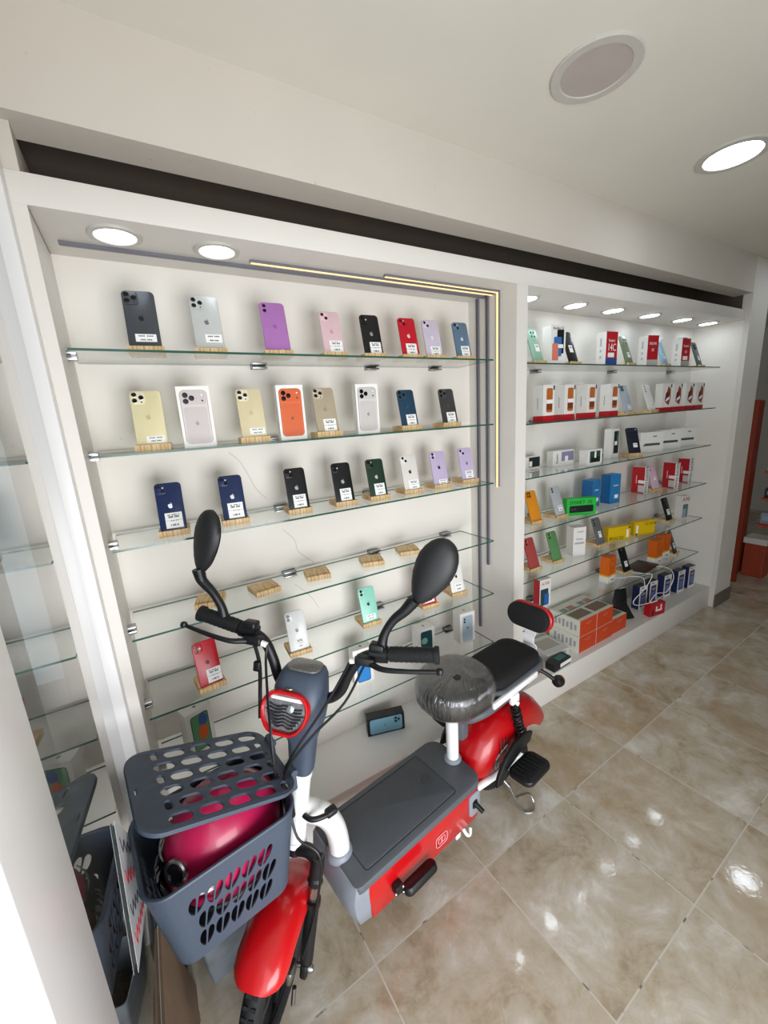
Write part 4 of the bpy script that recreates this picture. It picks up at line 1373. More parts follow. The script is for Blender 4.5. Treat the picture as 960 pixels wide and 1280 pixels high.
# fork
for s in (1, -1):
    m = MB()
    y = .074 * s
    m.cyl((.028, y, -.205), (.036, y, -.275), .0185, 20)
    m.cyl((.034, y, -.262), (.038, y, -.268), .021, 20)
    m.tube([(.012, y * .2, -.215), (.018, y * .6, -.208), (.026, y, -.215)], [.018, .017, .017], 14)
    m.cyl((.040, y, -.325), (.056, y, hw_ + .015), .0175, 20)
    m.cyl((.040, y, -.315), (.040, y, -.330), .0205, 20)
    m.box((.060, y, hw_), (.034, .020, .040), bev=.006)
    leg = part(m, 'fork_leg', M_BLACK, M=SM)
    part(MB().cyl((.035, y, -.270), (.041, y, -.330), .0125, 18), 'stanchion', mat('bronzed_steel', '9a8c84', rough=.25, metal=.9, var=.05), leg)
    part(MB().lathe([(.010, 0), (.010, .006), (.006, .012), (.0004, .012)], 12, 0, Matrix.Translation((.060, y + s * .010, hw_)) @ Matrix.Rotation(-s * pi / 2, 4, 'X')), 'axle_nut', M_CHROME, leg)
m = MB()
m.cyl((0, 0, -.235), (0, 0, -.20), .024, 20)
part(m, 'fork_crown', M_BLACK, M=SM)
m = MB()
m.cyl((.06, -.08, hw_), (.06, .08, hw_), .006, 12)
part(m, 'front_axle', M_CHROME, M=SM)
# brake caliper with its spring
m = MB()
m.box((.100, .048, hw_ + .030), (.040, .020, .034), bev=.005)
m.tube([(.10 + .0, .062, hw_ - .01), (.105, .064, hw_ - .05)], .006, 8, smooth=False)
part(m, 'brake_caliper', M_CHROME, M=SM)

# steering column shell
m = MB()
secs = []
for h, cx, cyy, hx, hy, r in ((.004, 0, 0, .030, .030, .022), (.02, 0, 0, .032, .032, .024), (.09, .0, -.004, .034, .036, .024), (.125, .006, -.006, .040, .048, .028), (.15, .012, -.010, .052, .060, .034), (.20, .014, -.012, .060, .066, .036), (.245, .010, -.014, .056, .064, .036), (.268, .002, -.014, .050, .060, .034), (.280, -.002, -.014, .044, .054, .032), (.286, -.004, -.014, .036, .046, .028)):
    secs.append([(cx + p[0], cyy + p[1], h) for p in rrect(2 * hx, 2 * hy, r, 6)])
m.loft(secs)
hub = part(m, 'steering_column', M_SLATE, M=SM, smooth=50)
m = MB()
m.loft([[(-.004 + p[0], -.014 + p[1], h) for p in rrect(2 * a, 2 * b, .022, 6)] for h, a, b in ((.284, .033, .044), (.290, .033, .044), (.292, .030, .041))])
part(m, 'display_panel', mat('speckled_dark_display', '6f6d6a', rough=.3, var=.3, vscale=150, coat=.5), hub)
# head lamp, facing forward and slightly up
HL = Matrix.Translation((.072, -.028, .200)) @ Matrix.Rotation(radians(-14), 4, 'Y') @ Matrix.Rotation(pi / 2, 4, 'Z')


def lampface(w, h, r, skew=.80):
    out = []
    for p in rrect(w, h, r, 8):
        s_ = 1 + (skew - 1) * (.5 - p[1] / h)
        out.append((p[0] * s_, p[1]))
    return out


m = MB()
o1 = lampface(.138, .104, .048)
o2 = lampface(.118, .084, .040)
secs = [[(p[0] * k, y, p[1] * k) for p in o1] for y, k in ((.030, .96), (-.002, 1.0), (-.012, .99), (-.017, .96))]
secs += [[(p[0] * 1.06, y, p[1] * 1.06) for p in o2] for y in (-.0175,)] + [[(p[0], y, p[1]) for p in o2] for y in (-.014, -.004)]
m.loft(secs)
bez = part(m, 'headlight_bezel', M_RED, M=SM @ HL)
m = MB()
m.prism([(p[0] * .985, p[1] * .985) for p in o2], -.007, -.003)
part(m, 'reflector', mat('chrome_reflector', 'd2d2d6', rough=.25, metal=.8, var=.3, vscale=60), bez, smooth=0)
m = MB()
for i in range(7):
    zz = -.030 + i * .0075
    ww = .032 + .006 * i if i < 5 else .05
    m.tube([(-ww * .9, -.0085, zz + .004), (-ww * .4, -.010, zz - .002), (0, -.0085, zz + .002), (ww * .5, -.010, zz - .003), (ww * .9, -.0085, zz)], .0019, 5, 0)
part(m, 'reflector_ribs', mat('dark_chrome', '55555c', rough=.2, metal=.8), bez)
m = MB()
m.prism([(p[0], p[1] + .033) for p in rrect(.084, .009, .004)], -.010, -.006, bev=.002)
part(m, 'daylight_bar', M_WHITE, bez)
m = MB()
m.lathe([(.010, 0), (.009, .004), (.005, .006), (.0005, .0065)], 24, 0, Matrix.Translation((.014, -.008, .012)) @ Matrix.Rotation(pi / 2, 4, 'X'))
part(m, 'bulb', mat('clear_lens', 'cfd6dc', rough=.08, metal=.7, var=0, coat=1), bez)
m = MB()
m.lathe([(.011, 0), (.011, .002), (.0005, .0026)], 20, 0, Matrix.Translation((0, .002, .0545)))
part(m, 'round_badge', mat('gold_badge', 'b9a98e', rough=.3, metal=.6, var=.3, vscale=200), bez)

# handlebars
m = MB()
bar_h = [(-.012, .0, .20), (-.012, .05, .205), (-.008, .085, .235), (-.002, .105, .290), (0, .135, .338), (0, .190, .358), (0, .31, .378)]
m.tube(bar_h, .0135, 16)
m.tube([(x, -y, h) for x, y, h in bar_h], .0135, 16)
bars = part(m, 'handlebar', M_BLACK, M=SM)
for s in (1, -1):
    m = MB()
    a_ = Vector((0, s * .205, .361))
    b_ = Vector((0, s * .322, .380))
    m.cyl(a_, b_, .0185, 22)
    m.cyl(b_ - (b_ - a_) * .06, b_ + (b_ - a_) * .03, .0215, 22)
    for k in range(7):
        p = a_.lerp(b_, .12 + .11 * k)
        m.cyl(p, p + (b_ - a_) * .03, .0194, 22)
    part(m, 'hand_grip', M_RUBBER, M=SM)
    m = MB()
    c_ = Vector((0, s * .178, .356))
    m.cyl(c_ - Vector((0, s * .022, .003)), c_ + Vector((0, s * .022, .003)), .021, 20)
    m.box((.004, s * .172, .376), (.034, .038, .020), bev=.006)
    m.box((-.016, s * .180, .352), (.024, .030, .030), bev=.006)
    part(m, 'switch_clamp', M_BLACK, M=SM)
    m = MB()
    m.box((.026, s * .150, .346), (.030, .050, .022), bev=.006)
    m.tube([(.034, s * .165, .344), (.055, s * .200, .346), (.062, s * .260, .356), (.058, s * .325, .366)], [.008, .0065, .0055, .005], 10)
    m.lathe([(.001, -.009), (.0075, -.006), (.009, 0), (.0075, .006), (.001, .009)], 14, 0, Matrix.Translation((.057, s * .332, .367)))
    lv = part(m, 'brake_lever', M_BLACK, M=SM)
    m = MB()
    m.cyl((.028, s * .132, .344), (.026, s * .112, .338), .0075, 12)
    m.cyl((.028, s * .140, .345), (.028, s * .134, .344), .010, 12)
    part(m, 'cable_adjuster', M_WHITE, lv)


# mirrors
def mirror(center, up_dir, face_dir, w, h, stem, M_):
    """teardrop housing: up_dir long axis, face_dir = direction of the glass side"""
    u = Vector(up_dir).normalized()
    n = (Vector(face_dir) - u * Vector(face_dir).dot(u)).normalized()
    r = u.cross(n)
    c = Vector(center)
    secs = []
    K = 18
    prof_ = [(-1.0, .16), (-.92, .34), (-.78, .52), (-.55, .72), (-.25, .90), (.05, .99), (.30, 1.0), (.55, .90), (.75, .73), (.90, .50), (.97, .28), (1.0, .06)]
    for t, ws in prof_:
        sec = []
        for k in range(K):
            a = 2 * pi * k / K
            x = cos(a) * w / 2 * ws
            d_ = sin(a)
            y = -d_ * (.030 if d_ > 0 else .008) * (ws ** .5)
            p = c + u * (t * h / 2) + r * x + n * y
            sec.append(tuple(p))
        secs.append(sec)
    m = MB()
    m.loft(secs)
    ho = part(m, 'mirror_housing', M_MATTE, M=M_, smooth=60)
    m = MB()
    secs = []
    for t, ws in prof_[1:-1]:
        secs.append([tuple(c + u * (t * h / 2 * .92) + r * (cos(2 * pi * k / K) * w / 2 * ws * .88) + n * (.0078 + .0012 * sin(2 * pi * k / K))) for k in range(K)])
    m.loft(secs)
    part(m, 'mirror_glass', mat('mirror_silver', 'd8dce0', rough=.03, metal=1, var=0), ho)
    m = MB()
    m.tube(stem, [.016, .0145, .013, .0115, .011, .012, .014], 14)
    q = [Vector(p) for p in stem]
    for k in range(5):
        p = q[0].lerp(q[1], .15 + .2 * k)
        p2 = q[0].lerp(q[1], .20 + .2 * k)
        m.cyl(p, p2, .0168 - .0006 * k, 14)
    part(m, 'mirror_stem', M_BLACK, ho)
    return ho


mirror((.0, .289, .585), (.01, .34, .94), (-1, .12, 0), .100, .172, [(.0, .252, .508), (0, .232, .478), (0, .205, .448), (0, .187, .410), (0, .182, .372)], SM)
mirror((.01, -.308, .585), (.02, .13, 1), (-.9, .43, 0), .100, .168, [(.02, -.325, .508), (.015, -.316, .478), (.01, -.285, .448), (.004, -.262, .412), (0, -.255, .385)], SM)

# cables
ca = MB()
ca.tube([(.026, .112, .338), (.03, .085, .270), (.07, .060, .215), (.115, .030, .160), (.12, .004, .10), (.09, -.010, .03), (.06, -.006, -.05), (.075, .03, -.12), (.07, .09, -.16), (.065, .092, -.30), (.075, .070, -.45)], .0032, 7)
ca.tube([(.030, .150, .338), (.04, .110, .235), (.10, .055, .175), (.13, .010, .10), (.10, -.006, .0), (.06, -.004, -.06)], .0032, 7)
part(ca, 'brake_cable', M_BLACK, M=SM)
ca = MB()
ca.tube([(.026, -.112, .338), (.04, -.105, .300), (.085, -.072, .235), (.125, -.040, .180), (.13, -.020, .09), (.09, -.012, .0), (.06, -.012, -.06)], .0034, 7)
ca.tube([(.020, -.155, .345), (.035, -.125, .290), (.070, -.100, .230), (.085, -.088, .180)], .005, 7)
ca.box((.040, -.128, .285), (.012, .018, .026), bev=.003)
part(ca, 'throttle_cable', M_BLACK, M=SM)
m = MB()
m.tube([(-.098, .0, .538), (-.085, -.045, .535), (-.055, -.060, .533), (-.030, -.060, .530)], .007, 10)
m.box((-.030, -.058, .530), (.034, .024, .020), bev=.007)
part(m, 'luggage_hook', M_BLACK)

# --- seat post, front seat
m = MB()
m.cyl((.511, 0, .30), (.513, 0, .545), .0225, 24)
part(m, 'seat_post', M_WHITE)
SX, SZ = .528, .600


def cushion(mb, cx, cy, cz, lx, ly, th, M=None, e=2.6, taper=0):
    secs = []
    K = 36
    for zf, s in ((-.5, .0), (-.5, .70), (-.44, .86), (-.28, .96), (0, 1.0), (.22, .985), (.36, .93), (.46, .80), (.51, .55), (.53, .0)):
        sec = []
        for k in range(K):
            a = 2 * pi * k / K
            c, d_ = cos(a), sin(a)
            x = math.copysign(abs(c) ** (2 / e), c) * lx / 2
            y = math.copysign(abs(d_) ** (2 / e), d_) * ly / 2 * (1 + taper * x / lx)
            ss = max(s, .02)
            sec.append((cx + x * ss, cy + y * ss, cz + zf * th))
        secs.append(sec)
    mb.loft(secs, 0, M)


m = MB()
cushion(m, SX, 0, SZ, .286, .262, .115, e=2.3, taper=.12)
seat = part(m, 'front_seat', mat('charcoal_vinyl', '2b2b2c', rough=.5, var=.05), smooth=60)
wrap = bpy.data.materials.new('clear_crinkled_wrap')
wrap.use_nodes = True
nt = wrap.node_tree
nt.nodes.remove(nt.nodes['Principled BSDF'])
tr = nt.nodes.new('ShaderNodeBsdfTransparent')
gl = nt.nodes.new('ShaderNodeBsdfGlossy')
gl.inputs['Roughness'].default_value = .12
gl.inputs['Color'].default_value = (.9, .9, .92, 1)
mx = nt.nodes.new('ShaderNodeMixShader')
tc = nt.nodes.new('ShaderNodeTexCoord')
sp = nt.nodes.new('ShaderNodeSeparateXYZ')
nt.links.new(tc.outputs['Object'], sp.inputs[0])


def wm(op, a, b_=None):
    n = nt.nodes.new('ShaderNodeMath')
    n.operation = op
    for i_, v_ in enumerate((a, b_)):
        if v_ is None:
            continue
        if isinstance(v_, (int, float)):
            n.inputs[i_].default_value = v_
        else:
            nt.links.new(v_, n.inputs[i_])
    return n.outputs[0]


# creases run out from the middle of the seat and down its sides, as stretched film does
wx = wm('SUBTRACT', sp.outputs['X'], SX + .05)
wang = wm('ARCTAN2', sp.outputs['Y'], wx)
cb_ = nt.nodes.new('ShaderNodeCombineXYZ')
nt.links.new(wm('MULTIPLY', wang, 16.0), cb_.inputs[0])
nt.links.new(wm('MULTIPLY', wx, 4.0), cb_.inputs[1])
nt.links.new(wm('MULTIPLY', sp.outputs['Z'], 9.0), cb_.inputs[2])
nz = nt.nodes.new('ShaderNodeTexNoise')
nz.inputs['Scale'].default_value = 1.0
nz.inputs['Detail'].default_value = 3
nz.inputs['Distortion'].default_value = .8
nt.links.new(cb_.outputs[0], nz.inputs['Vector'])
bp = nt.nodes.new('ShaderNodeBump')
bp.inputs['Strength'].default_value = .9
bp.inputs['Distance'].default_value = .010
nt.links.new(nz.outputs['Fac'], bp.inputs['Height'])
nt.links.new(bp.outputs['Normal'], gl.inputs['Normal'])
lw = nt.nodes.new('ShaderNodeLayerWeight')
lw.inputs['Blend'].default_value = .35
nt.links.new(bp.outputs['Normal'], lw.inputs['Normal'])
mr = nt.nodes.new('ShaderNodeMapRange')
mr.inputs['To Min'].default_value = .07
mr.inputs['To Max'].default_value = .50
nt.links.new(lw.outputs['Facing'], mr.inputs['Value'])
nt.links.new(mr.outputs[0], mx.inputs[0])
nt.links.new(tr.outputs[0], mx.inputs[1])
nt.links.new(gl.outputs[0], mx.inputs[2])
nt.links.new(mx.outputs[0], nt.nodes['Material Output'].inputs['Surface'])
m = MB()
cushion(m, SX, 0, SZ + .001, .292, .268, .121, e=2.3, taper=.12)
part(m, 'plastic_wrap', wrap, seat, smooth=60)
m = MB()
m.prism([(p[0], p[1]) for p in [(-.012, -.010), (.012, -.012), (.014, .006), (.002, .014), (-.012, .006)]], -.001, .001, M=Matrix.Translation((SX - .02, -.035, SZ + .0645)) @ Matrix.Rotation(pi / 2, 4, 'X'))
part(m, 'torn_patch', M_BLACK, seat)
# grey rack frame
m = MB()
m.tube([(.530, -.02, .475), (.545, -.060, .495), (.600, -.085, .507), (.700, -.090, .512), (.830, -.090, .515)], .019, 14)
m.tube([(.530, .02, .475), (.545, .060, .495), (.600, .085, .507), (.700, .090, .512), (.830, .090, .515)], .019, 14)
m.box((.545, 0, .440), (.040, .07, .11), bev=.01)
part(m, 'rack_frame', M_GREY)
for s in (-1, 1):
    m = MB()
    m.box((.755, s * .104, .528), (.28, .014, .026), bev=.004)
    part(m, 'rack_rail', M_WHITE)
# rear seat
m = MB()
m.loft([rr_sec(.640, .985, .096, .06, .520), rr_sec(.635, .990, .104, .065, .530), rr_sec(.635, .990, .104, .065, .548), rr_sec(.640, .985, .098, .06, .553)])
part(m, 'rear_seat_base', M_GREY)
m = MB()
m.loft([rr_sec(.655, .965, .088, .055, .552), rr_sec(.645, .972, .096, .06, .562), rr_sec(.648, .970, .094, .06, .582), rr_sec(.662, .958, .084, .055, .592), rr_sec(.70, .93, .06, .045, .596)])
part(m, 'rear_seat', mat('black_fabric', '121214', rough=.85, var=.15, vscale=300), smooth=50)
# backrest on its white bracket
BR = Matrix.Translation((.985, -.015, .712)) @ Matrix.Rotation(radians(8), 4, 'Y') @ Matrix.Rotation(-pi / 2, 4, 'Z')
m = MB()
m.prism(rrect(.195, .108, .052, 8), -.004, .022, bev=.008)
bk = part(m, 'backrest_shell', M_DRED, M=BR, smooth=50)
m = MB()
m.prism(rrect(.186, .100, .048, 8), -.030, -.002, bev=.008)
part(m, 'backrest_pad', mat('black_fabric', '121214'), bk, smooth=50)
m = MB()
pth = [(1.004, .665), (1.000, .635), (.985, .615), (.985, .590), (1.005, .570), (1.000, .545), (.955, .522)]
pp = [Vector((p[0], 0, p[1])) for p in pth]
pp = cr_spline(pp, 5)
secs = []
for i, p in enumerate(pp):
    d_ = (pp[min(i + 1, len(pp) - 1)] - pp[max(i - 1, 0)]).normalized()
    nn = Vector((d_.z, 0, -d_.x))
    secs.append([tuple(p + Vector((0, sy * .024 - .012, 0)) + nn * sn * .0025) for sy, sn in ((-1, -1), (1, -1), (1, 1), (-1, 1))])
m.loft(secs)
part(m, 'backrest_bracket', M_WHITE)

# --- rear: fender, wheel, swing arm, shock
RW = (.800, .178)
m = MB()
prof = [(178, .262, .62), (165, .270, .90), (150, .268, 1.02), (135, .262, 1.06), (115, .252, 1.04), (95, .245, 1), (75, .242, .96), (55, .244, .92), (38, .250, .86), (22, .262, .80), (10, .278, .72), (4, .290, .56)]
fender(m, RW[0] - .005, RW[1], prof, .100, .115, th=.004)
part(m, 'rear_fender', M_DRED, smooth=50)
m = MB()
for k in range(3):
    m.tube([(.655 + .016 * k, -.1045, .30 - .004 * k), (.668 + .016 * k, -.1040, .355 - .004 * k)], .0022, 5, smooth=False)
part(m, 'fender_vents', M_BLACK)
wheel(SCO, Matrix.Translation((RW[0], 0, RW[1])), 'rear_wheel', disc=False)
for s in (-1, 1):
    m = MB()
    m.tube([(.530, s * .078, .205), (.62, s * .086, .200), (.72, s * .090, .190), (.80, s * .090, .180)], .0135, 12)
    m.box((.800, s * .092, .180), (.045, .014, .045), bev=.006)
    part(m, 'swing_arm', M_WHITE)
    m = MB()
    top = Vector((.735, s * .112, .480))
    bot = Vector((.800, s * .112, .235))
    m.cyl(top, top.lerp(bot, .25), .012, 14)
    m.cyl(top.lerp(bot, .55), bot, .017, 16)
    n_ = 120
    dv = bot - top
    ax_ = dv.normalized()
    u_ = ax_.orthogonal().normalized()
    v_ = ax_.cross(u_)
    hel = []
    for i in range(n_ + 1):
        t_ = i / n_
        hel.append(top + dv * (.08 + .52 * t_) + (u_ * cos(2 * pi * 7 * t_) + v_ * sin(2 * pi * 7 * t_)) * .0165)
    m.tube(hel, .0036, 6, smooth=False)
    sh = part(m, 'shock_absorber', M_BLACK)
    m = MB()
    m.box((.735, s * .110, .502), (.046, .022, .040), bev=.008)
    m.lathe([(.008, 0), (.008, .006), (.0004, .007)], 14, 0, Matrix.Translation((.735, s * .122, .488)) @ Matrix.Rotation(-s * pi / 2, 4, 'X'))
    part(m, 'shock_bracket', M_WHITE, sh)
m = MB()
m.lathe([(.052, -.066), (.058, -.060), (.058, .0), (.05, .01)], 32, 0, Matrix.Translation((RW[0], 0, RW[1])) @ Matrix.Rotation(pi / 2, 4, 'X'))
part(m, 'hub_motor', mat('dark_cast_metal', '3a3a3c', rough=.4, metal=.6))
m = MB()
m.box((.640, -.100, .262), (.020, .012, .034), bev=.003)
m.tube([(.640, -.10, .28), (.66, -.104, .30), (.70, -.106, .315)], .005, 8)
part(m, 'brake_arm', M_CHROME)
# rear foot rests
for s in (-1, 1):
    m = MB()
    PM = Matrix.Translation((.705, s * .197, .272)) @ Matrix.Rotation(s * radians(4), 4, 'X') @ Matrix.Rotation(pi / 2, 4, 'X')
    m.prism(rrect(.150, .098, .028, 6), -.010, .010, bev=.005, M=PM)
    fp = part(m, 'rear_foot_rest', M_BLACK)
    m = MB()
    for k in range(7):
        m.box((-.054 + .018 * k, .0, .0), (.006, .070, .003), 0, Matrix.Translation((.705, s * .197, .2835)) @ Matrix.Rotation(s * radians(4), 4, 'X'))
    part(m, 'tread_ribs', M_RUBBER, fp)
    m = MB()
    out = [(.585, .225), (.600, .262), (.640, .310), (.700, .345), (.770, .350), (.815, .330), (.800, .300), (.740, .290), (.660, .262), (.620, .215)]
    m.prism(out, -.006, .006, bev=.002, M=Matrix.Translation((0, s * .136, 0)))
    part(m, 'foot_guard', M_BLACK, fp)
# kickstand
m = MB()
m.tube([(.70, -.10, .15), (.715, -.125, .085), (.735, -.150, .020), (.748, -.160, .006), (.775, -.175, .006), (.800, -.160, .020), (.795, -.145, .050), (.760, -.135, .065), (.720, -.128, .075)], .0042, 8, n=5)
m.cyl((.690, -.09, .155), (.705, -.11, .125), .009, 12)
part(m, 'kickstand', M_CHROME)
# turn indicators and tail lamp
for s in (-1, 1):
    m = MB()
    m.tube([(.955, s * .05, .500), (.985, s * .085, .480), (1.005, s * .118, .455)], [.009, .008, .009], 12)
    m.lathe([(.010, -.018), (.020, -.012), (.024, 0), (.024, .012), (.020, .016)], 24, 0, Matrix.Translation((1.015, s * .130, .445)) @ Matrix.Rotation(radians(90), 4, 'Y'))
    ti = part(m, 'turn_signal', M_BLACK)
    part(MB().lathe([(.021, .0), (.019, .010), (.010, .016), (.0005, .017)], 24, 0, Matrix.Translation((1.030, s * .130, .445)) @ Matrix.Rotation(radians(90), 4, 'Y')), 'amber_lens', mat('amber_lens_plastic', 'b5622a', rough=.15, coat=1), ti)
part(MB().box((.992, 0, .510), (.02, .09, .03), bev=.006), 'tail_lamp', mat('red_lens_plastic', '8a0d10', rough=.15, coat=1))

# --- basket: tapered box with rounded corners, cut with leaf shaped holes
BX0, BX1, BHW = -.455, -.140, .122
BZ0, BZ1 = .455, .680
TAP = .80
M_BASK = M_SLATE


def bpoint(u, v):
    """u along perimeter corner list handled elsewhere; v 0 bottom..1 top -> taper factor"""
    return TAP + (1 - TAP) * v


bcx = (BX0 + BX1) / 2
hl = (BX1 - BX0) / 2
RC = .045
bmB = MB()


def leaf_holes(W, H_, rows, cols):
    holes = []
    cw = W / cols
    ch = H_ / rows
    for r_ in range(rows):
        for c_ in range(cols):
            cx = -W / 2 + cw * (c_ + .5) + (cw * .13 if r_ % 2 else -cw * .13)
            cy = -H_ / 2 + ch * (r_ + .5)
            for s in (-1, 1):
                # curved triangle: pointed at the bottom outer side
                a = [(s * .05, -.42), (s * .05, .12), (s * .09, .36), (s * .22, .43), (s * .40, .30), (s * .44, .05), (s * .36, -.18), (s * .20, -.36)]
                loop = [(cx + p[0] * cw * 1.02 + p[1] * ch * .28, cy + p[1] * ch * 1.02) for p in a]
                holes.append([tuple(q.xy) for q in cr_spline([Vector((p[0], p[1], 0)) for p in loop + [loop[0]]], 3)][:-1])
    return holes


def panel_side(p0, p1, holes_rc, thick=.004):
    """flat tapered panel between corner fillets p0->p1 (top XY points), following the taper"""
    p0 = Vector(p0); p1 = Vector(p1)
    W = (p1 - p0).length
    H_ = BZ1 - BZ0
    mrg = .030
    rows, cols = holes_rc
    hs = leaf_holes(W - .034, H_ - .066, rows, cols)
    hs = [[(x, y - .008) for x, y in h] for h in hs]
    vs, fs = plate_with_holes([(-W / 2, -H_ / 2), (W / 2, -H_ / 2), (W / 2, H_ / 2), (-W / 2, H_ / 2)], hs, thick)
    out = []
    c = Vector((bcx, 0))
    for x, y, t in vs:
        v = (y + H_ / 2) / H_
        k = TAP + (1 - TAP) * v
        p = p0.lerp(p1, (x + W / 2) / W)
        d = (p1 - p0).normalized()
        n = Vector((d.y, -d.x))
        q = c + (p - c) * k + n * t
        out.append((q.x, q.y, BZ0 + v * H_))
    bmB.add(out, fs)


tp = dict(l=BX0, r=BX1, n=-BHW, f=BHW)
panel_side((BX0 + RC, -BHW), (BX1 - RC, -BHW), (3, 5))
panel_side((BX1 - RC, BHW), (BX0 + RC, BHW), (3, 5))
panel_side((BX0, BHW - RC), (BX0, -BHW + RC), (3, 3))
panel_side((BX1, -BHW + RC), (BX1, BHW - RC), (3, 3))
for cx, cy, a0 in ((BX1 - RC, BHW - RC, 0), (BX0 + RC, BHW - RC, 90), (BX0 + RC, -BHW + RC, 180), (BX1 - RC, -BHW + RC, 270)):
    secs = []
    for v in (0, .5, 1):
        k = TAP + (1 - TAP) * v
        ring_o, ring_i = [], []
        for j in range(9):
            a = radians(a0 + 90 * j / 8)
            for lst, rr in ((ring_o, RC + .002), (ring_i, RC - .002)):
                x, y = cx + rr * cos(a), cy + rr * sin(a)
                lst.append((bcx + (x - bcx) * k, y * k, BZ0 + v * (BZ1 - BZ0)))
        secs.append(ring_o + ring_i[::-1])
    bmB.loft(secs)
# rolled rim and bottom plate
rim_pts = rr_sec(BX0, BX1, BHW, RC, BZ1, 8)
bmB.tube(rim_pts + [rim_pts[0]], .0048, 8, smooth=False)
k = TAP
bsec = [(bcx + (p[0] - bcx) * k, p[1] * k, 0) for p in rr_sec(BX0, BX1, BHW, RC, 0, 8)]
bmB.loft([[(p[0], p[1], BZ0 - .003) for p in bsec], [(p[0], p[1], BZ0 + .002) for p in bsec]])
bask = part(bmB, 'basket', M_BASK, smooth=45)
m = MB()
m.box((-.135, 0, .60), (.030, .09, .06), bev=.006)
m.tube([(-.14, 0, .47), (-.115, 0, .47), (-.085, 0, .50)], .012, 10)
part(m, 'mounting_bracket', M_BLACK, bask)
# lid, tilted open on the helmet
LW, LL = .252, .326
outer = rrect(LL, LW, .045, 8)
holes = []
rows_ = 6
for r_ in range(rows_):
    yy = -LW / 2 + .026 + r_ * (LW - .052) / (rows_ - 1)
    n_c = 5
    pit = .0595
    for c_ in range(-1, n_c + 1):
        xx = -LL / 2 + .074 + c_ * pit + (pit / 2 if r_ % 2 else 0)
        x0_, x1_ = xx - .0240, xx + .0240
        lo, hi = -LL / 2 + .052, LL / 2 - .018
        x0_, x1_ = max(x0_, lo), min(x1_, hi)
        if x1_ - x0_ < .014:
            continue
        w_ = x1_ - x0_
        holes.append([((x0_ + x1_) / 2 + p[0], yy + p[1]) for p in rrect(w_, .0290, .0135, 4)])
holes.append([(-LL / 2 + .010 + p[0], p[1] + .0) for p in rrect(.006, .022, .002, 2)])
vs, fs = plate_with_holes(outer, holes, .006, .001)
m = MB().add(vs, fs)
rimo = [(p[0], p[1], -.004) for p in rrect(LL - .006, LW - .006, .043, 8)]
m.tube(rimo + [rimo[0]], .0042, 6, smooth=False)
hinge = Vector((-.132, 0, .728))
tilt = math.atan2(.108, .300)
LM = Matrix.Translation(hinge) @ Matrix.Rotation(tilt, 4, 'Y') @ Matrix.Translation((-LL / 2, 0, 0))
lidp = part(m, 'basket_lid', M_SLATE, bask, M=LM, smooth=45)
# hinge lugs
for yy in (-.062, .062):
    m = MB()
    m.box((-.126, yy, .706), (.018, .024, .056), bev=.004)
    m.cyl((-.124, yy - .018, .732), (-.124, yy + .018, .732), .009, 12)
    part(m, 'lid_hinge', M_SLATE, bask)

# --- helmet inside the basket (a thing of its own)
HC = Vector((-.282, .0, .612))
HM = RootM @ Matrix.Translation(HC) @ Matrix.Rotation(radians(8), 4, 'Z')
hel_root = empty('helmet', (0, 0, 0), 0, 'raspberry pink open-face helmet lying inside the scooter basket', 'helmet')
hel_root.matrix_world = HM
m = MB()
secs = []
HLX, HLY, HLZ = .138, .108, .138
prof_ = [(math.cos(radians(a)), math.sin(radians(a))) for a in (-48, -35, -20, -5, 10, 25, 40, 55, 68, 80, 89)]
for r_, z_ in prof_:
    secs.append([(HLX * r_ * cos(2 * pi * k / 40) * (1 + .03 * cos(2 * pi * k / 40)), HLY * r_ * sin(2 * pi * k / 40), HLZ * z_) for k in range(40)])
m.loft(secs)
m.build('shell', mat('satin_raspberry_paint', 'b3184c', rough=.32, var=.03, vscale=12, coat=.25), hel_root, smooth=60)
m = MB()
tri = [(HLX * cos(radians(-46)) * 1.02 * cos(2 * pi * k / 40), HLY * cos(radians(-46)) * 1.02 * sin(2 * pi * k / 40), HLZ * sin(radians(-46))) for k in range(40)]
m.tube(tri + [tri[0]], .007, 8, smooth=False)
m.build('edge_trim', M_BLACK, hel_root)
m = MB()
vis = []
for zz, kk in ((.055, 1.0), (.03, 1.035), (0, 1.05), (-.03, 1.045), (-.06, 1.0)):
    rr_ = math.sqrt(max(0, 1 - (zz / HLZ) ** 2)) * kk
    vis.append([(HLX * (rr_ + dd) * cos(radians(a)), HLY * (rr_ + dd) * sin(radians(a)), zz) for dd in (.02, .045) for a in (range(130, 187, 8) if dd < .03 else range(186, 129, -8))])
m.loft(vis)
m.build('visor', mat('smoked_visor', '101014', rough=.08, var=0, coat=1), hel_root, smooth=60)
pa, pz = radians(204), .042
pr_ = math.sqrt(1 - (pz / HLZ) ** 2)
pp_ = Vector((HLX * pr_ * cos(pa), HLY * pr_ * sin(pa), pz))
pn_ = Vector((pp_.x / HLX ** 2, pp_.y / HLY ** 2, pp_.z / HLZ ** 2)).normalized()
bm_ = Matrix.Translation(pp_ * 1.0) @ pn_.to_track_quat('Z', 'Y').to_matrix().to_4x4()
m = MB()
m.lathe([(.027, -.012), (.027, .001), (.024, .004), (.020, .003), (.020, .0)], 30, 0, bm_)
m.build('pivot_ring', M_CHROME, hel_root)
m = MB()
m.lathe([(.019, .0), (.018, .004), (.010, .006), (.0005, .006)], 30, 0, bm_)
m.build('pivot_cap', mat('smoked_chrome', '6a6a70', rough=.18, metal=.9, var=.3, vscale=90), hel_root)
m = MB()
st_ = []
for a in range(214, 246, 4):
    zz = .004 - (a - 214) * .0003
    rr_ = math.sqrt(1 - (zz / HLZ) ** 2) * 1.0
    st_.append((HLX * rr_ * cos(radians(a)), HLY * rr_ * sin(radians(a)), zz))
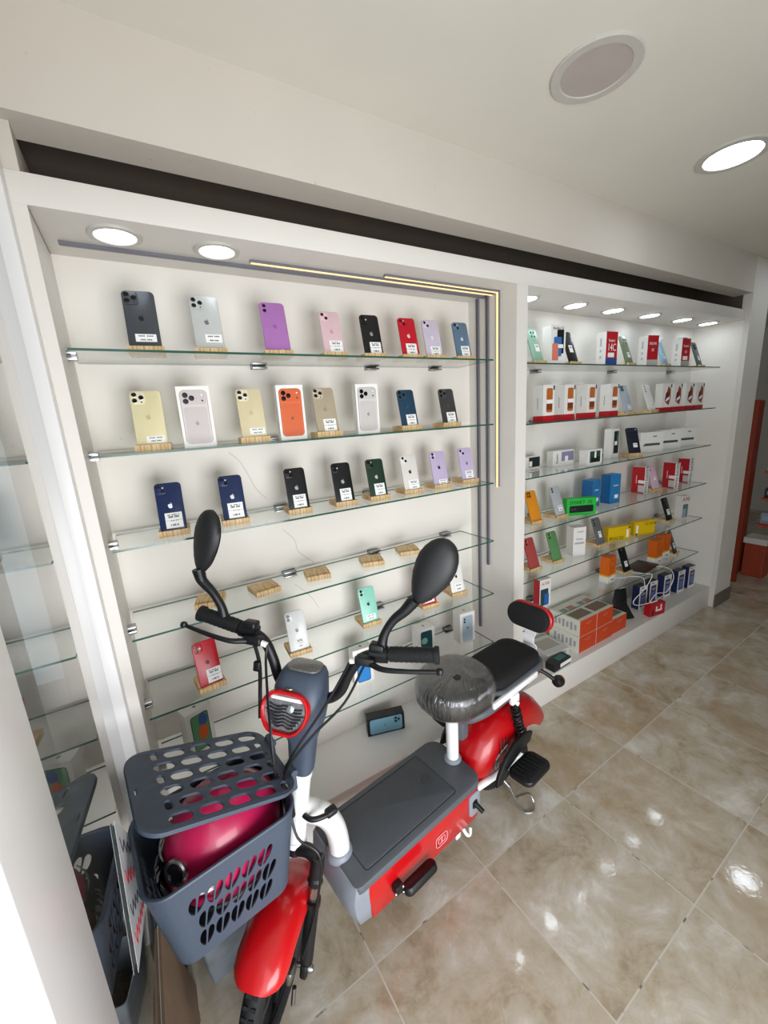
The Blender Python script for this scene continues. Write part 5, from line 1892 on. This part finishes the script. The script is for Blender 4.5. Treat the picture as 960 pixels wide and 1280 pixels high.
m.tube(st_, [.003, .006, .007, .006, .003], 8)
m.build('white_stripe', M_WHITE, hel_root)

# ================================================================== LEFT CORNER BITS
tp_ = MB().loft([[(x, y, z_) for y, z_ in ((.86, .80), (1.08, .50), (1.0, .44), (.75, .55))] for x in (-.1685, -.1681)])
po = tp_.build('paper_notice', mat('white_notice_paper', 'e9ebee', rough=.5), smooth=0)
tag(po, 'white paper notice with red scribbles stuck inside the left window', 'notice')
m = MB()
for j, (c_, off) in enumerate(((0, .16), (1, .40), (0, .64), (1, .84))):
    pts = []
    for k_ in range(15):
        f_ = .08 + k_ / 14 * .84
        ya, za = .86 + (1.08 - .86) * f_, .80 + (.50 - .80) * f_
        yb_, zb_ = .75 + (1.0 - .75) * f_, .55 + (.44 - .55) * f_
        o_ = off + (.05 if k_ % 2 else -.05)
        pts.append((-.1678, ya + (yb_ - ya) * o_, za + (zb_ - za) * o_))
    m.tube(pts, .0014, 4, c_, n=2)
m.build('scribbled_writing', [cmat('3c3f4a', .6), cmat('b8303c', .6)], po)
t = empty('cardboard_sheet', (-.075, .93, .0), .0, 'brown cardboard sheet standing on edge beside the left window', 'cardboard')
MB().box((-.045, .0, .14), (.006, .22, .28), M=Matrix.Rotation(radians(-10), 4, 'Y')).build('sheet', mat('kraft_cardboard', '8c7460', rough=.75, var=.15, vscale=12), t)
MB().box((-.0490, .0, .14), (.001, .232, .292), M=Matrix.Rotation(radians(-10), 4, 'Y')).build('pale_edge', mat('pale_tape', 'cfd8d4', rough=.5), t)
t = empty('metal_tray', (-.015, 1.09, 0), .25, 'grey galvanised metal tray on the floor under the basket', 'tray')
m = MB()
m.loft([[(p[0] * k, p[1] * k, z_) for p in rrect(.17, .15, .01, 3)] for k, z_ in ((.90, .002), (1.08, .16), (1.05, .16), (.885, .006))])
m.build('pan', mat('galvanised_steel', '9aa4ae', rough=.4, metal=.45, var=.2, vscale=25), t)
m = MB()
m.add([(-.07, -.06, .06), (.07, -.06, .06), (.07, .06, .065), (-.07, .06, .065)], [(0, 1, 2, 3)])
m.build('gravel', mat('speckled_gravel', '4a4038', rough=.9, var=.6, vscale=180, bump=1, bscale=220), t)
o = MB().prism([(-.06, 0), (.06, 0), (.07, .28), (-.04, .33)], -.010, .010, bev=.002).build('granite_offcut', mat('dark_granite', '3a434b', rough=.25, var=.35, vscale=160))
o.location = (-.135, 1.150, .001)
o.rotation_euler = (radians(-6), 0, radians(80))
tag(o, 'dark grey granite offcut leaning in the corner by the window', 'stone slab')
